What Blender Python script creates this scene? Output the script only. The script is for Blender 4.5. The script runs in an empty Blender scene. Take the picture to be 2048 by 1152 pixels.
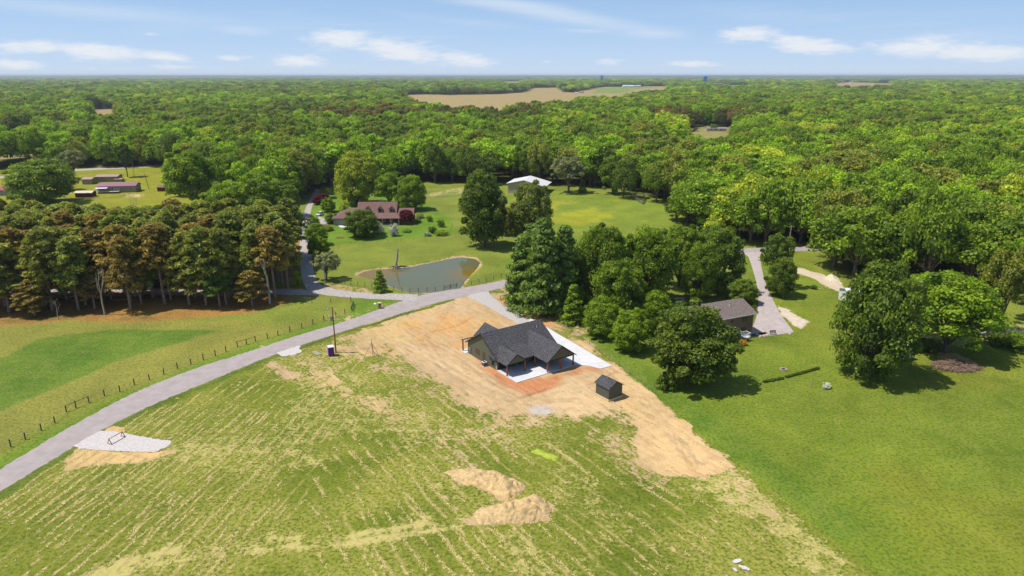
import bpy, math, random
import numpy as np
from mathutils import Vector, Matrix
R = math.radians
SC = bpy.context.scene
COL = SC.collection
rng = np.random.default_rng(7)
random.seed(7)

# ------------------------------------------------------------------ camera
PITCH, CH, F = R(17.3), 58.0, 1365.33
cd = bpy.data.cameras.new('camera'); cam = bpy.data.objects.new('camera', cd); COL.objects.link(cam)
cd.lens = 24; cd.sensor_width = 36; cd.clip_start = 0.5; cd.clip_end = 90000
cam.location = (0, 0, CH); cam.rotation_euler = (R(90) - PITCH, 0, 0)
SC.camera = cam

# ------------------------------------------------------------------ sun, sky, exposure
SUN_EL, SUN_H = R(64), Vector((-1.0, -0.10, 0)).normalized()
sd = Vector((SUN_H.x * math.cos(SUN_EL), SUN_H.y * math.cos(SUN_EL), math.sin(SUN_EL)))
sl = bpy.data.lights.new('sun', 'SUN'); so = bpy.data.objects.new('sun', sl); COL.objects.link(so)
sl.energy = 4.9; sl.angle = R(0.53); sl.color = (1.0, 0.95, 0.87)
so.rotation_euler = sd.to_track_quat('Z', 'Y').to_euler()
SC.view_settings.view_transform = 'Standard'; SC.view_settings.look = 'None'
SC.view_settings.exposure = 0.0; SC.view_settings.gamma = 1.0

class NT:
    def __init__(s, tree): s.t = tree; s.n = tree.nodes; s.l = tree.links
    def node(s, typ, **kw):
        n = s.n.new(typ)
        for k, v in kw.items(): setattr(n, k, v)
        return n
    def link(s, a, b): s.l.new(a, b)
    def inp(s, sock, v):
        if isinstance(v, bpy.types.NodeSocket): s.l.new(v, sock)
        else: sock.default_value = v
    def math(s, op, a, b=0.0, c=None, clamp=False):
        n = s.node('ShaderNodeMath', operation=op, use_clamp=clamp)
        s.inp(n.inputs[0], a); s.inp(n.inputs[1], b)
        if c is not None: s.inp(n.inputs[2], c)
        return n.outputs[0]
    def mix(s, f, a, b, mode='MIX'):
        n = s.node('ShaderNodeMix', data_type='RGBA', blend_type=mode)
        s.inp(n.inputs[0], f); s.inp(n.inputs[6], a if isinstance(a, bpy.types.NodeSocket) else (*a, 1)[:4])
        s.inp(n.inputs[7], b if isinstance(b, bpy.types.NodeSocket) else (*b, 1)[:4]); return n.outputs[2]
    def ramp(s, v, lo, hi, a=0.0, b=1.0):
        n = s.node('ShaderNodeMapRange', interpolation_type='SMOOTHSTEP')
        s.inp(n.inputs[0], v); s.inp(n.inputs[1], lo); s.inp(n.inputs[2], hi); s.inp(n.inputs[3], a); s.inp(n.inputs[4], b)
        return n.outputs[0]
    def noise(s, vec, scale, detail=3, rough=.55, dist=0.0):
        n = s.node('ShaderNodeTexNoise'); s.inp(n.inputs['Vector'], vec)
        n.inputs['Scale'].default_value = scale; n.inputs['Detail'].default_value = detail
        n.inputs['Roughness'].default_value = rough; n.inputs['Distortion'].default_value = dist
        return n.outputs[0]
    def mapping(s, vec, scale=(1, 1, 1), rot=(0, 0, 0), loc=(0, 0, 0)):
        n = s.node('ShaderNodeMapping'); s.inp(n.inputs[0], vec)
        n.inputs['Scale'].default_value = scale; n.inputs['Rotation'].default_value = rot; n.inputs['Location'].default_value = loc
        return n.outputs[0]
    def xyz(s, vec):
        n = s.node('ShaderNodeSeparateXYZ'); s.inp(n.inputs[0], vec); return n.outputs
    def comb(s, x, y, z):
        n = s.node('ShaderNodeCombineXYZ')
        for i, v in enumerate((x, y, z)): s.inp(n.inputs[i], v)
        return n.outputs[0]

def ray(px, py):
    v = (py - 576) / F
    return ((px - 1024) / F, math.cos(PITCH) - v * math.sin(PITCH), -(math.sin(PITCH) + v * math.cos(PITCH)))
def P(px, py, z=0.0):
    r = ray(px, py); t = (z - CH) / r[2]
    return (r[0] * t, r[1] * t)
def zat(py, Y):
    r = ray(1024, py); return CH + r[2] * Y / r[1]
def mpp(Y):      # metres per pixel of the photograph, across
    return (Y * math.cos(PITCH) + CH * math.sin(PITCH)) / F

# world
W = bpy.data.worlds.new('World'); SC.world = W; W.use_nodes = True
W.node_tree.nodes.clear(); w = NT(W.node_tree)
tc = w.node('ShaderNodeTexCoord').outputs['Generated']
X, Y, Z = w.xyz(tc)
zup = w.math('ADD', w.math('MULTIPLY', w.math('MAXIMUM', Z, 0.0), 2.2), 0.115)
vn = w.node('ShaderNodeVectorMath', operation='NORMALIZE'); w.link(w.comb(X, Y, zup), vn.inputs[0])
sky = w.node('ShaderNodeTexSky', sky_type='NISHITA'); sky.sun_disc = False
sky.sun_elevation = SUN_EL; sky.sun_rotation = math.atan2(SUN_H.x, SUN_H.y)
sky.altitude = 200; sky.air_density = 1.0; sky.dust_density = 0.6; sky.ozone_density = 2.0
w.link(vn.outputs[0], sky.inputs[0])
az = w.math('ARCTAN2', X, Y); el = w.math('ARCSINE', Z)
def azel(px, py):
    r = ray(px, py); return math.atan2(r[0], r[1]), math.atan2(r[2], math.hypot(r[0], r[1]))
wv = w.comb(w.math('MULTIPLY', az, 16), w.math('MULTIPLY', el, 70), 0.0)
n1 = w.noise(wv, 1.0, 6, .6, .3)
n2 = w.noise(w.comb(w.math('MULTIPLY', az, 60), w.math('MULTIPLY', el, 190), 4.0), 1.0, 4, .6, .2)
def blobs(lst):
    tot = None
    for (cx, cy, wx, wy, sl_, a) in lst:
        a0, e0 = azel(cx, cy); sx = wx / F; sy = wy * 1.25 / F
        dx = w.math('SUBTRACT', az, a0); dy = w.math('SUBTRACT', w.math('SUBTRACT', el, e0), w.math('MULTIPLY', dx, -sl_))
        q = w.math('ADD', w.math('POWER', w.math('ABSOLUTE', w.math('DIVIDE', dx, sx)), 2), w.math('POWER', w.math('ABSOLUTE', w.math('DIVIDE', dy, sy)), 2))
        g = w.math('MULTIPLY', w.math('EXPONENT', w.math('MULTIPLY', q, -1)), a)
        tot = g if tot is None else w.math('MAXIMUM', tot, g)
    return tot
cu = blobs([(60, 94, 62, 11, 0, 1), (200, 103, 95, 14, .05, 1), (320, 113, 60, 9, .1, .9), (350, 134, 60, 5, 0, .8), (25, 129, 45, 9, 0, 1),
            (690, 78, 70, 20, 0, 1), (800, 100, 110, 20, .14, 1), (930, 119, 75, 13, .12, 1), (600, 122, 62, 11, 0, .95), (470, 116, 45, 6, 0, .7),
            (1215, 124, 35, 6, 0, .75), (1390, 127, 62, 7, 0, .85), (1510, 68, 75, 14, 0, 1), (1610, 90, 95, 15, .16, 1),
            (1830, 94, 80, 15, 0, 1), (1960, 103, 95, 14, .05, 1), (305, 69, 18, 4, 0, .7), (1093, 124, 20, 4, 0, .6), (240, 137, 120, 4, 0, .5)])
cm = w.ramp(w.math('ADD', cu, w.math('ADD', w.math('MULTIPLY', w.math('SUBTRACT', n1, .5), 1.1), w.math('MULTIPLY', w.math('SUBTRACT', n2, .5), .7))), .30, 1.05)
ci = blobs([(1080, 22, 260, 13, .16, .8), (1310, 66, 85, 10, .05, .7), (200, 22, 330, 14, .05, .5), (490, 62, 70, 9, .05, .6), (850, 74, 150, 4, 0, .4), (1180, 62, 90, 4, .05, .5), (1850, 40, 300, 12, .0, .25), (600, 55, 420, 30, 0, .3), (1500, 30, 300, 16, .05, .35), (900, 40, 200, 10, .1, .35), (1950, 70, 150, 10, 0, .4)])
cim = w.math('MULTIPLY', w.ramp(w.math('ADD', ci, w.math('MULTIPLY', w.math('SUBTRACT', w.noise(w.comb(w.math('MULTIPLY', az, 5), w.math('MULTIPLY', el, 60), 9.0), 1.0, 5, .6, .6), .5), .7)), .1, .95), .75)
# pale band of far air just above the horizon
hz = w.math('EXPONENT', w.math('MULTIPLY', w.math('MAXIMUM', el, 0.0), -19))
low = w.math('EXPONENT', w.math('MULTIPLY', w.math('MAXIMUM', el, 0.0), -3.5))
base = w.mix(w.math('MULTIPLY', low, .92), sky.outputs[0], (3.2, 5.3, 8.2))
base = w.mix(w.math('MULTIPLY', hz, .85), base, (5.5, 6.3, 7.2))
base = w.mix(cim, base, (5.6, 6.5, 7.6))
base = w.mix(w.math('MULTIPLY', cm, .85), base, (7.2, 7.4, 7.7))
bg = w.node('ShaderNodeBackground'); w.link(base, bg.inputs[0]); bg.inputs[1].default_value = 0.12
wo = w.node('ShaderNodeOutputWorld'); w.link(bg.outputs[0], wo.inputs[0])

# ------------------------------------------------------------------ materials
MATS = {}
def srgb(r, g, b):
    f = lambda c: ((c / 255 + .055) / 1.055) ** 2.4 if c > 10 else c / 255 / 12.92
    return (f(r), f(g), f(b))
def mat(name, col, rough=.8, var=.12, scale=2.0, bump=0.0, metal=0.0, spec=.3, pattern=None, col2=None, pscale=(1, 1, 1)):
    if name in MATS: return MATS[name]
    m = bpy.data.materials.new(name); m.use_nodes = True; m.node_tree.nodes.clear(); t = NT(m.node_tree)
    bs = t.node('ShaderNodeBsdfPrincipled'); out = t.node('ShaderNodeOutputMaterial'); t.link(bs.outputs[0], out.inputs[0])
    oc = t.node('ShaderNodeTexCoord').outputs['Object']
    nz = t.noise(oc, scale, 5, .6)
    lo = tuple(c * (1 - var) for c in col); hi = tuple(min(1, c * (1 + var)) for c in col)
    c = t.mix(t.ramp(nz, .3, .7), lo, hi); bh = nz
    if pattern == 'stripe':      # lap siding or corrugated sheet, along the given axis scale
        x, y, z = t.xyz(oc)
        s = t.math('ADD', t.math('ADD', t.math('MULTIPLY', x, pscale[0]), t.math('MULTIPLY', y, pscale[1])), t.math('MULTIPLY', z, pscale[2]))
        fr = t.math('FRACT', s); k = t.ramp(fr, .82, .98)
        c = t.mix(k, c, col2 or tuple(q * .6 for q in col)); bh = t.math('SUBTRACT', fr, 0.0)
    if pattern == 'shingle':
        b = t.node('ShaderNodeTexBrick'); t.link(t.mapping(oc, pscale), b.inputs[0])
        b.inputs['Scale'].default_value = 1.0; b.inputs['Mortar Size'].default_value = .05
        b.inputs['Color1'].default_value = (*lo, 1); b.inputs['Color2'].default_value = (*hi, 1); b.inputs['Mortar'].default_value = (*(q * .55 for q in col), 1)
        c = t.mix(.75, c, b.outputs[0]); c = t.mix(t.ramp(t.noise(oc, 6, 3), .35, .7), t.mix(.35, c, (0, 0, 0)), t.mix(.1, c, (1, 1, 1)))
    if pattern == 'brick':
        x, y, z = t.xyz(oc)
        b = t.node('ShaderNodeTexBrick'); t.link(t.comb(t.math('ADD', x, y), z, 0.0), b.inputs[0])
        b.inputs['Scale'].default_value = 1.0; b.inputs['Brick Width'].default_value = .5; b.inputs['Row Height'].default_value = .18
        b.inputs['Mortar Size'].default_value = .02; b.inputs['Bias'].default_value = 0
        b.inputs['Color1'].default_value = (*col, 1); b.inputs['Color2'].default_value = (*(col2 or hi), 1); b.inputs['Mortar'].default_value = (.16, .13, .11, 1)
        c = t.mix(t.ramp(nz, .2, .9), b.outputs[0], t.mix(.5, b.outputs[0], col))
    if pattern == 'joint':       # concrete with cut joints
        b = t.node('ShaderNodeTexBrick'); t.link(oc, b.inputs[0]); b.offset = 0
        b.inputs['Scale'].default_value = 1.0; b.inputs['Brick Width'].default_value = pscale[0]; b.inputs['Row Height'].default_value = pscale[1]
        b.inputs['Mortar Size'].default_value = .012
        b.inputs['Color1'].default_value = (1, 1, 1, 1); b.inputs['Color2'].default_value = (.94, .94, .94, 1); b.inputs['Mortar'].default_value = (.6, .6, .6, 1)
        c = t.mix(1.0, c, b.outputs[0], 'MULTIPLY')
        st = t.ramp(t.noise(oc, .35, 5, .65, .6), .5, .75); c = t.mix(t.math('MULTIPLY', st, .35), c, col2 or tuple(q * .6 for q in col))
    t.inp(bs.inputs['Base Color'], c); bs.inputs['Roughness'].default_value = rough; bs.inputs['Metallic'].default_value = metal
    bs.inputs['Specular IOR Level'].default_value = spec
    if bump:
        bn = t.node('ShaderNodeBump'); bn.inputs['Strength'].default_value = bump; bn.inputs['Distance'].default_value = .05
        t.inp(bn.inputs['Height'], bh); t.link(bn.outputs[0], bs.inputs['Normal'])
    MATS[name] = m; return m

def leaf_mat(name, trans=.3, rough=.55, lo=.55, hi=1.5, warm=.5):
    m = bpy.data.materials.new(name); m.use_nodes = True; m.node_tree.nodes.clear(); t = NT(m.node_tree)
    a = t.node('ShaderNodeAttribute', attribute_type='INSTANCER', attribute_name='tint')
    b = t.node('ShaderNodeAttribute', attribute_type='GEOMETRY', attribute_name='leaf')
    f = b.outputs['Fac']
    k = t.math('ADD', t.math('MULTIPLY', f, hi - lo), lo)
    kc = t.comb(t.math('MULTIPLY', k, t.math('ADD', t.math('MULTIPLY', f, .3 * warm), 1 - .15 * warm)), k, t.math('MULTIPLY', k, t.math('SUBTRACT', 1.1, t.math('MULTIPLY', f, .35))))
    vm = t.node('ShaderNodeVectorMath', operation='MULTIPLY'); t.link(a.outputs['Vector'], vm.inputs[0]); t.link(kc, vm.inputs[1])
    c = vm.outputs[0]
    bs = t.node('ShaderNodeBsdfPrincipled'); t.link(c, bs.inputs['Base Color']); bs.inputs['Roughness'].default_value = rough
    bs.inputs['Specular IOR Level'].default_value = .25
    tr = t.node('ShaderNodeBsdfTranslucent')
    vm2 = t.node('ShaderNodeVectorMath', operation='MULTIPLY'); t.link(c, vm2.inputs[0]); vm2.inputs[1].default_value = (1.15, 1.2, .6); t.link(vm2.outputs[0], tr.inputs[0])
    mx = t.node('ShaderNodeMixShader'); mx.inputs[0].default_value = trans
    t.link(bs.outputs[0], mx.inputs[1]); t.link(tr.outputs[0], mx.inputs[2])
    out = t.node('ShaderNodeOutputMaterial'); t.link(mx.outputs[0], out.inputs[0]); return m
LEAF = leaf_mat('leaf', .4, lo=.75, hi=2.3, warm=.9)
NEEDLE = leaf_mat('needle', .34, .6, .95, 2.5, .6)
BARK = mat('bark', srgb(104, 92, 78), .9, .35, 3, .6)
PBARK = mat('pine_bark', srgb(140, 124, 112), .9, .35, 3, .6)
DEADWOOD = mat('dead_wood', srgb(168, 158, 145), .9, .25, 4, .5)

# ------------------------------------------------------------------ mesh building
class MB:
    def __init__(s): s.v = []; s.f = []
    def add(s, vs, fs):
        k = len(s.v); s.v += [tuple(v) for v in vs]; s.f += [tuple(i + k for i in f) for f in fs]; return s
    def box(s, x0, x1, y0, y1, z0, z1):
        return s.add([(x0, y0, z0), (x1, y0, z0), (x1, y1, z0), (x0, y1, z0), (x0, y0, z1), (x1, y0, z1), (x1, y1, z1), (x0, y1, z1)],
                     [(3, 2, 1, 0), (4, 5, 6, 7), (0, 1, 5, 4), (1, 2, 6, 5), (2, 3, 7, 6), (3, 0, 4, 7)])
    def slab(s, top, t):         # polygon given from above, given thickness downwards
        n = len(top); bot = [(a, b, c - t) for a, b, c in top]
        return s.add(list(top) + bot, [tuple(range(n)), tuple(range(2 * n - 1, n - 1, -1))] + [((i + 1) % n, i, n + i, n + (i + 1) % n) for i in range(n)])
    def prism(s, prof, a0, a1, axis='x'):   # profile of (p, z) swept along an axis
        n = len(prof); mk = (lambda a, p, z: (a, p, z)) if axis == 'x' else (lambda a, p, z: (p, a, z))
        vs = [mk(a0, p, z) for p, z in prof] + [mk(a1, p, z) for p, z in prof]
        return s.add(vs, [tuple(range(n)), tuple(range(2 * n - 1, n - 1, -1))] + [((i + 1) % n, i, n + i, n + (i + 1) % n) for i in range(n)])
    def tube(s, pts, rad, n=7, cap=True):
        pts = [Vector(p) for p in pts]; rings = []
        if not isinstance(rad, (list, tuple)): rad = [rad] * len(pts)
        k = len(s.v)
        for i, p in enumerate(pts):
            d = (pts[min(i + 1, len(pts) - 1)] - pts[max(i - 1, 0)]).normalized()
            a = d.cross(Vector((0, 0, 1)) if abs(d.z) < .9 else Vector((1, 0, 0))).normalized(); b = d.cross(a)
            for j in range(n):
                an = 2 * math.pi * j / n; s.v.append(tuple(p + (a * math.cos(an) + b * math.sin(an)) * rad[i]))
        for i in range(len(pts) - 1):
            for j in range(n):
                q = (j + 1) % n; s.f.append((k + i * n + j, k + i * n + q, k + (i + 1) * n + q, k + (i + 1) * n + j))
        if cap: s.f.append(tuple(k + j for j in range(n))[::-1]); s.f.append(tuple(k + (len(pts) - 1) * n + j for j in range(n)))
        return s
    def dome(s, c, r, rz, n=10, m=5):
        k = len(s.v)
        for i in range(m):
            a = math.pi / 2 * i / m
            for j in range(n): s.v.append((c[0] + r * math.cos(a) * math.cos(2 * math.pi * j / n), c[1] + r * math.cos(a) * math.sin(2 * math.pi * j / n), c[2] + rz * math.sin(a)))
        s.v.append((c[0], c[1], c[2] + rz)); top = len(s.v) - 1
        for i in range(m - 1):
            for j in range(n): s.f.append((k + i * n + j, k + i * n + (j + 1) % n, k + (i + 1) * n + (j + 1) % n, k + (i + 1) * n + j))
        for j in range(n): s.f.append((k + (m - 1) * n + j, k + (m - 1) * n + (j + 1) % n, top))
        s.f.append(tuple(k + j for j in range(n))[::-1]); return s
    def gable_roof(s, x0, x1, y0, y1, ze, zr, axis='x', t=.16):
        if axis == 'x':
            ym = (y0 + y1) / 2
            s.slab([(x0, y0, ze), (x1, y0, ze), (x1, ym, zr), (x0, ym, zr)], t); s.slab([(x0, ym, zr), (x1, ym, zr), (x1, y1, ze), (x0, y1, ze)], t)
        else:
            xm = (x0 + x1) / 2
            s.slab([(x0, y0, ze), (xm, y0, zr), (xm, y1, zr), (x0, y1, ze)], t); s.slab([(xm, y0, zr), (x1, y0, ze), (x1, y1, ze), (xm, y1, zr)], t)
        return s
    def mesh(s, name):
        me = bpy.data.meshes.new(name); me.from_pydata(s.v, [], s.f)
        import bmesh
        b = bmesh.new(); b.from_mesh(me); bmesh.ops.recalc_face_normals(b, faces=b.faces); b.to_mesh(me); b.free(); return me
    def build(s, name, m, parent=None, smooth=False):
        me = s.mesh(name); me.materials.append(m)
        if smooth: me.shade_smooth()
        o = bpy.data.objects.new(name, me); COL.objects.link(o)
        if parent is not None: o.parent = parent
        return o
def tag(o, label=None, cat=None, group=None, kind=None):
    if label: o['label'] = label
    if cat: o['category'] = cat
    if group: o['group'] = group
    if kind: o['kind'] = kind
    return o
def thing(name, label, cat, loc=(0, 0, 0), rz=0.0, group=None, scale=None):
    o = bpy.data.objects.new(name, None); COL.objects.link(o); o.location = loc; o.rotation_euler = (0, 0, rz)
    o.empty_display_size = .5
    if scale: o.scale = scale
    return tag(o, label, cat, group)
def loc(px, py, z=0.0):
    x, y = P(px, py); return (x, y, z)

# ------------------------------------------------------------------ ground: one sheet with masks in world metres
def vnoise(x, y, s, seed=0):
    x = x / s + seed * 17.3; y = y / s - seed * 9.1
    xi = np.floor(x).astype(np.int64); yi = np.floor(y).astype(np.int64); fx = x - xi; fy = y - yi
    fx = fx * fx * (3 - 2 * fx); fy = fy * fy * (3 - 2 * fy)
    h = lambda a, b: ((np.sin(a * 127.1 + b * 311.7 + seed) * 43758.5453) % 1.0)
    return (h(xi, yi) * (1 - fx) + h(xi + 1, yi) * fx) * (1 - fy) + (h(xi, yi + 1) * (1 - fx) + h(xi + 1, yi + 1) * fx) * fy - .5
def fbm(x, y, s, seed=0, o=4):
    r = 0 * x; a = 1
    for i in range(o): r = r + a * vnoise(x, y, s / 2 ** i, seed + i); a *= .55
    return r
def sdf(x, y, poly):             # positive inside
    d = np.full(x.shape, 1e18); ins = np.zeros(x.shape, bool); n = len(poly)
    for i in range(n):
        ax, ay = poly[i]; bx, by = poly[(i + 1) % n]; ex, ey = bx - ax, by - ay
        t = np.clip(((x - ax) * ex + (y - ay) * ey) / (ex * ex + ey * ey + 1e-12), 0, 1)
        d = np.minimum(d, (x - ax - t * ex) ** 2 + (y - ay - t * ey) ** 2)
        c = ((ay > y) != (by > y)) & (x < (bx - ax) * (y - ay) / (by - ay + 1e-12) + ax); ins ^= c
    d = np.sqrt(d); return np.where(ins, d, -d)
def pp(l): return [P(a, b) for a, b in l]
def sm(d, lo, hi): t = np.clip((d - lo) / (hi - lo), 0, 1); return t * t * (3 - 2 * t)
def line_d(x, y, pts):
    d = np.full(x.shape, 1e18)
    for (ax, ay), (bx, by) in zip(pts[:-1], pts[1:]):
        ex, ey = bx - ax, by - ay; t = np.clip(((x - ax) * ex + (y - ay) * ey) / (ex * ex + ey * ey + 1e-12), 0, 1)
        d = np.minimum(d, (x - ax - t * ex) ** 2 + (y - ay - t * ey) ** 2)
    return np.sqrt(d)

POND = pp([(716, 548), (727, 541), (753, 536), (778, 535), (803, 533), (826, 531), (871, 521), (900, 515), (925, 512), (948, 515), (959, 523), (954, 534), (939, 550), (923, 570), (916, 577), (871, 583), (837, 583), (814, 581), (792, 575), (776, 568), (747, 558), (723, 550)])
WATER_Z = -0.45
def grow(n0, far, step, fac):
    out = [n0]; s = step
    while abs(out[-1]) < far: s = s * fac; out.append(out[-1] + (s if far > 0 else -s))
    return out
def axis(lo, hi, step, far_lo, far_hi, fac):
    mid = list(np.arange(lo, hi, step)); a = mid[0]; l = []; s = step
    while a > far_lo: s *= fac; a -= s; l.append(a)
    b = mid[-1]; r = []; s = step
    while b < far_hi: s *= fac; b += s; r.append(b)
    return np.array(l[::-1] + mid + r)
xs = axis(-95, 95, .5, -45000, 45000, 1.035); ys = axis(58, 225, .5, -200, 60000, 1.03)
GX, GY = np.meshgrid(xs, ys); gx, gy = GX.ravel(), GY.ravel()
N = gx.size
wx = fbm(gx, gy, 6, 3) * 1.0; wy = fbm(gx, gy, 6, 8) * 1.0     # wobble of the outlines
ax_, ay_ = gx + wx, gy + wy
zz = np.zeros(N)
pd = sdf(gx + wx * .4, gy + wy * .4, POND)
near = np.abs(pd) < 60
zz = np.where(near, -np.interp(pd, [-3.2, -1.2, 0, 2.0, 6], [0, .12, .45, 1.1, 2.0]), zz)
# regional grass colours (albedo)
LAWN = srgb(109, 130, 30); FIELD = srgb(104, 118, 26); LUSH = srgb(84, 120, 32); MOWN = srgb(139, 137, 60); PAST = srgb(120, 134, 46)
NEED = srgb(172, 116, 66); WOODS = srgb(56, 60, 30); TAN = srgb(176, 148, 106); FARG = srgb(126, 145, 72)
BRIGHT = srgb(86, 134, 30)
col = np.tile(np.array(PAST), (N, 1))
def lay(mask, c): 
    global col
    mask = mask[:, None]; col = col * (1 - mask) + np.array(c) * mask
# forest floor everywhere beyond the open land
OPEN = pp([(-400, 640), (-400, 357), (40, 350), (110, 338), (250, 334), (300, 342), (345, 362), (400, 400), (600, 396), (660, 375), (720, 372), (845, 366), (860, 366), (1000, 366), (1110, 374), (1190, 376), (1260, 384), (1340, 408), (1362, 440), (1400, 462), (1480, 482), (1640, 486), (1650, 520), (1700, 590), (1850, 600), (2100, 560), (2600, 600), (3200, 1500), (-2600, 1500)])
lay(sm(-sdf(ax_, ay_, OPEN), -1, 6), WOODS)
def shr(poly, k=.69, yb=None):   # pull the near edge of a far clearing towards the camera, behind its tree line
    return poly
FARCLR = []
def farclear(top, bottom, c, name, k=.63):
    t = pp(top); b = [(x * k, y * k) for x, y in pp(bottom)]
    poly = t + b[::-1]; FARCLR.append(poly); lay(sm(sdf(gx + wx * 8, gy + wy * 8, poly), -6, 6), c)
farclear([(808, 190), (850, 188.5), (900, 190), (1000, 188), (1050, 184), (1062, 176), (1118, 175), (1126, 184), (1148, 185), (1180, 178), (1200, 174), (1335, 172), (1338, 178), (1262, 184)], [(800, 192), (875, 212), (985, 217), (1050, 205), (1110, 203), (1180, 194), (1240, 194), (1262, 186)], TAN, 'tan')
lay(sm(sdf(gx, gy, pp([(1182, 186.5), (1200, 175), (1325, 173), (1240, 187)])), -10, 10), FARG)
farclear([(-60, 281), (0, 279), (72, 277), (78, 280)], [(-60, 300), (0, 297), (40, 290), (78, 284)], TAN, 'tan', .86)
farclear([(178, 219), (236, 217)], [(178, 223), (200, 228), (240, 226)], TAN, 'tan')
farclear([(535, 250), (562, 248)], [(535, 268), (562, 262)], TAN, 'tan')
farclear([(575, 241), (592, 240)], [(575, 244), (592, 244)], TAN, 'tan')
farclear([(1262, 179), (1340, 173)], [(1258, 184), (1336, 179)], TAN, 'tan')
farclear([(1664, 166), (1700, 164), (1790, 167)], [(1664, 174), (1720, 176), (1790, 171)], TAN, 'tan')
farclear([(1372, 257), (1410, 252), (1474, 256)], [(1372, 268), (1430, 274), (1474, 270)], srgb(150, 142, 88), 'grass')
farclear([(1410, 170), (1500, 170)], [(1410, 172), (1500, 173)], FARG, 'grass')
farclear([(1000, 163), (1050, 163)], [(1000, 166), (1050, 166)], TAN, 'grass')
# mobile home grounds, meadow, yards
HOMES = pp([(-300, 345), (110, 336), (330, 334), (420, 420), (420, 520), (-300, 520)])
lay(sm(sdf(ax_, ay_, HOMES), -3, 3), srgb(142, 142, 26))
CAPE = pp([(618, 400), (700, 380), (850, 405), (905, 440), (915, 470), (860, 474), (700, 487), (618, 492)])
lay(sm(sdf(ax_, ay_, CAPE), -1, 1.5), srgb(92, 134, 22))
MEAD = pp([(1000, 372), (1340, 405), (1360, 440), (1480, 480), (1480, 530), (1000, 560)])
lay(sm(sdf(ax_, ay_, MEAD), -2, 2), srgb(118, 138, 40))
lay(sm(fbm(gx, gy, 14, 21) + .9 * np.exp(-((gx - P(1110, 425)[0]) / 45) ** 2 - ((gy - P(1110, 420)[1]) / 40) ** 2) + fbm(gx, gy, 5, 23), .7, 1.25) * sm(sdf(gx, gy, MEAD), 0, 3) * .6, srgb(172, 168, 24))
# left hay field beyond the fence
LEFTF = pp([(-500, 640), (0, 635), (200, 640), (500, 640), (520, 600), (600, 592), (705, 598), (706, 622), (500, 684), (300, 762), (150, 815), (0, 905), (-500, 1100)])
lay(sm(sdf(ax_, ay_, LEFTF), -.6, .6), MOWN)
lay(sm(sdf(ax_ * 1.0, ay_, pp([(-400, 800), (0, 718), (76, 676), (214, 661), (344, 660), (447, 660), (382, 678), (229, 724), (115, 774), (0, 823), (-300, 960)])), -.8, .8), LUSH)
lay(sm(sdf(ax_, ay_, pp([(500, 612), (640, 596), (700, 602), (700, 622), (600, 645), (520, 650)])), -4, 4) * .6, srgb(112, 138, 40))
# verge between fence and road
VERGE = pp([(0, 915), (92, 868), (160, 832), (267, 778), (382, 734), (500, 690), (600, 660), (705, 628), (786, 607), (786, 620), (600, 690), (300, 800), (0, 960), (-200, 1080), (-200, 1000)])
lay(sm(sdf(ax_, ay_, VERGE), -.4, .4), srgb(98, 132, 30))
lay(sm(sdf(ax_, ay_, pp([(700, 600), (790, 598), (788, 606), (700, 640)])), -.5, 1), srgb(92, 132, 30))
# under the pines
PINEF = pp([(-600, 655), (60, 650), (140, 640), (260, 645), (420, 634), (500, 628), (560, 612), (600, 590), (608, 520), (600, 470), (-600, 470)])
lay(sm(sdf(ax_, ay_, PINEF), -1.5, 1.5), NEED)
lay(sm(fbm(gx, gy, 9, 31), .1, .5) * sm(sdf(ax_, ay_, PINEF), 0, 3) * .75, srgb(88, 76, 44))
lay(sm(sdf(ax_, ay_, pp([(540, 560), (600, 560), (605, 578), (520, 582)])), -1, 2) * .7, srgb(140, 144, 54))
# main foreground field and right lawn
FIELDP = pp([(-900, 1400), (0, 985), (200, 865), (300, 812), (520, 722), (700, 660), (820, 622), (940, 596), (1000, 578), (1080, 600), (1180, 680), (1290, 775), (1480, 925), (1640, 1055), (1770, 1152), (2000, 1400)])
lay(sm(sdf(ax_ , ay_, FIELDP), -.3, .3), FIELD)
LAWNP = pp([(1180, 684), (1290, 782), (1480, 932), (1640, 1062), (1775, 1160), (2000, 1400), (3400, 1400), (2600, 640), (2048, 690), (1850, 690), (1640, 560), (1620, 505), (1480, 505), (1440, 560), (1100, 620)])
lay(sm(sdf(gx + wx * .3, gy + wy * .3, LAWNP), -.25, .25), LAWN)
lay(sm(fbm(gx, gy, 22, 41, 5), -.05, .55) * sm(sdf(gx, gy, LAWNP), 0, 1) * .65, srgb(122, 124, 30))
lay(sm(-fbm(gx, gy, 30, 47, 4), .1, .6) * sm(sdf(gx, gy, LAWNP), 0, 1) * .55, srgb(92, 120, 26))
lay(sm(fbm(gx, gy, 7, 44, 4), .05, .6) * sm(sdf(gx, gy, LAWNP), 0, 1) * .5, srgb(84, 108, 26))
lay(sm(5 - np.abs(line_d(gx, gy, pp([(1180, 688), (1290, 790), (1480, 940), (1600, 1030)])) - 4), 0, 4) * sm(sdf(gx, gy, LAWNP), 0, .5) * .6, srgb(74, 116, 26))
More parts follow.
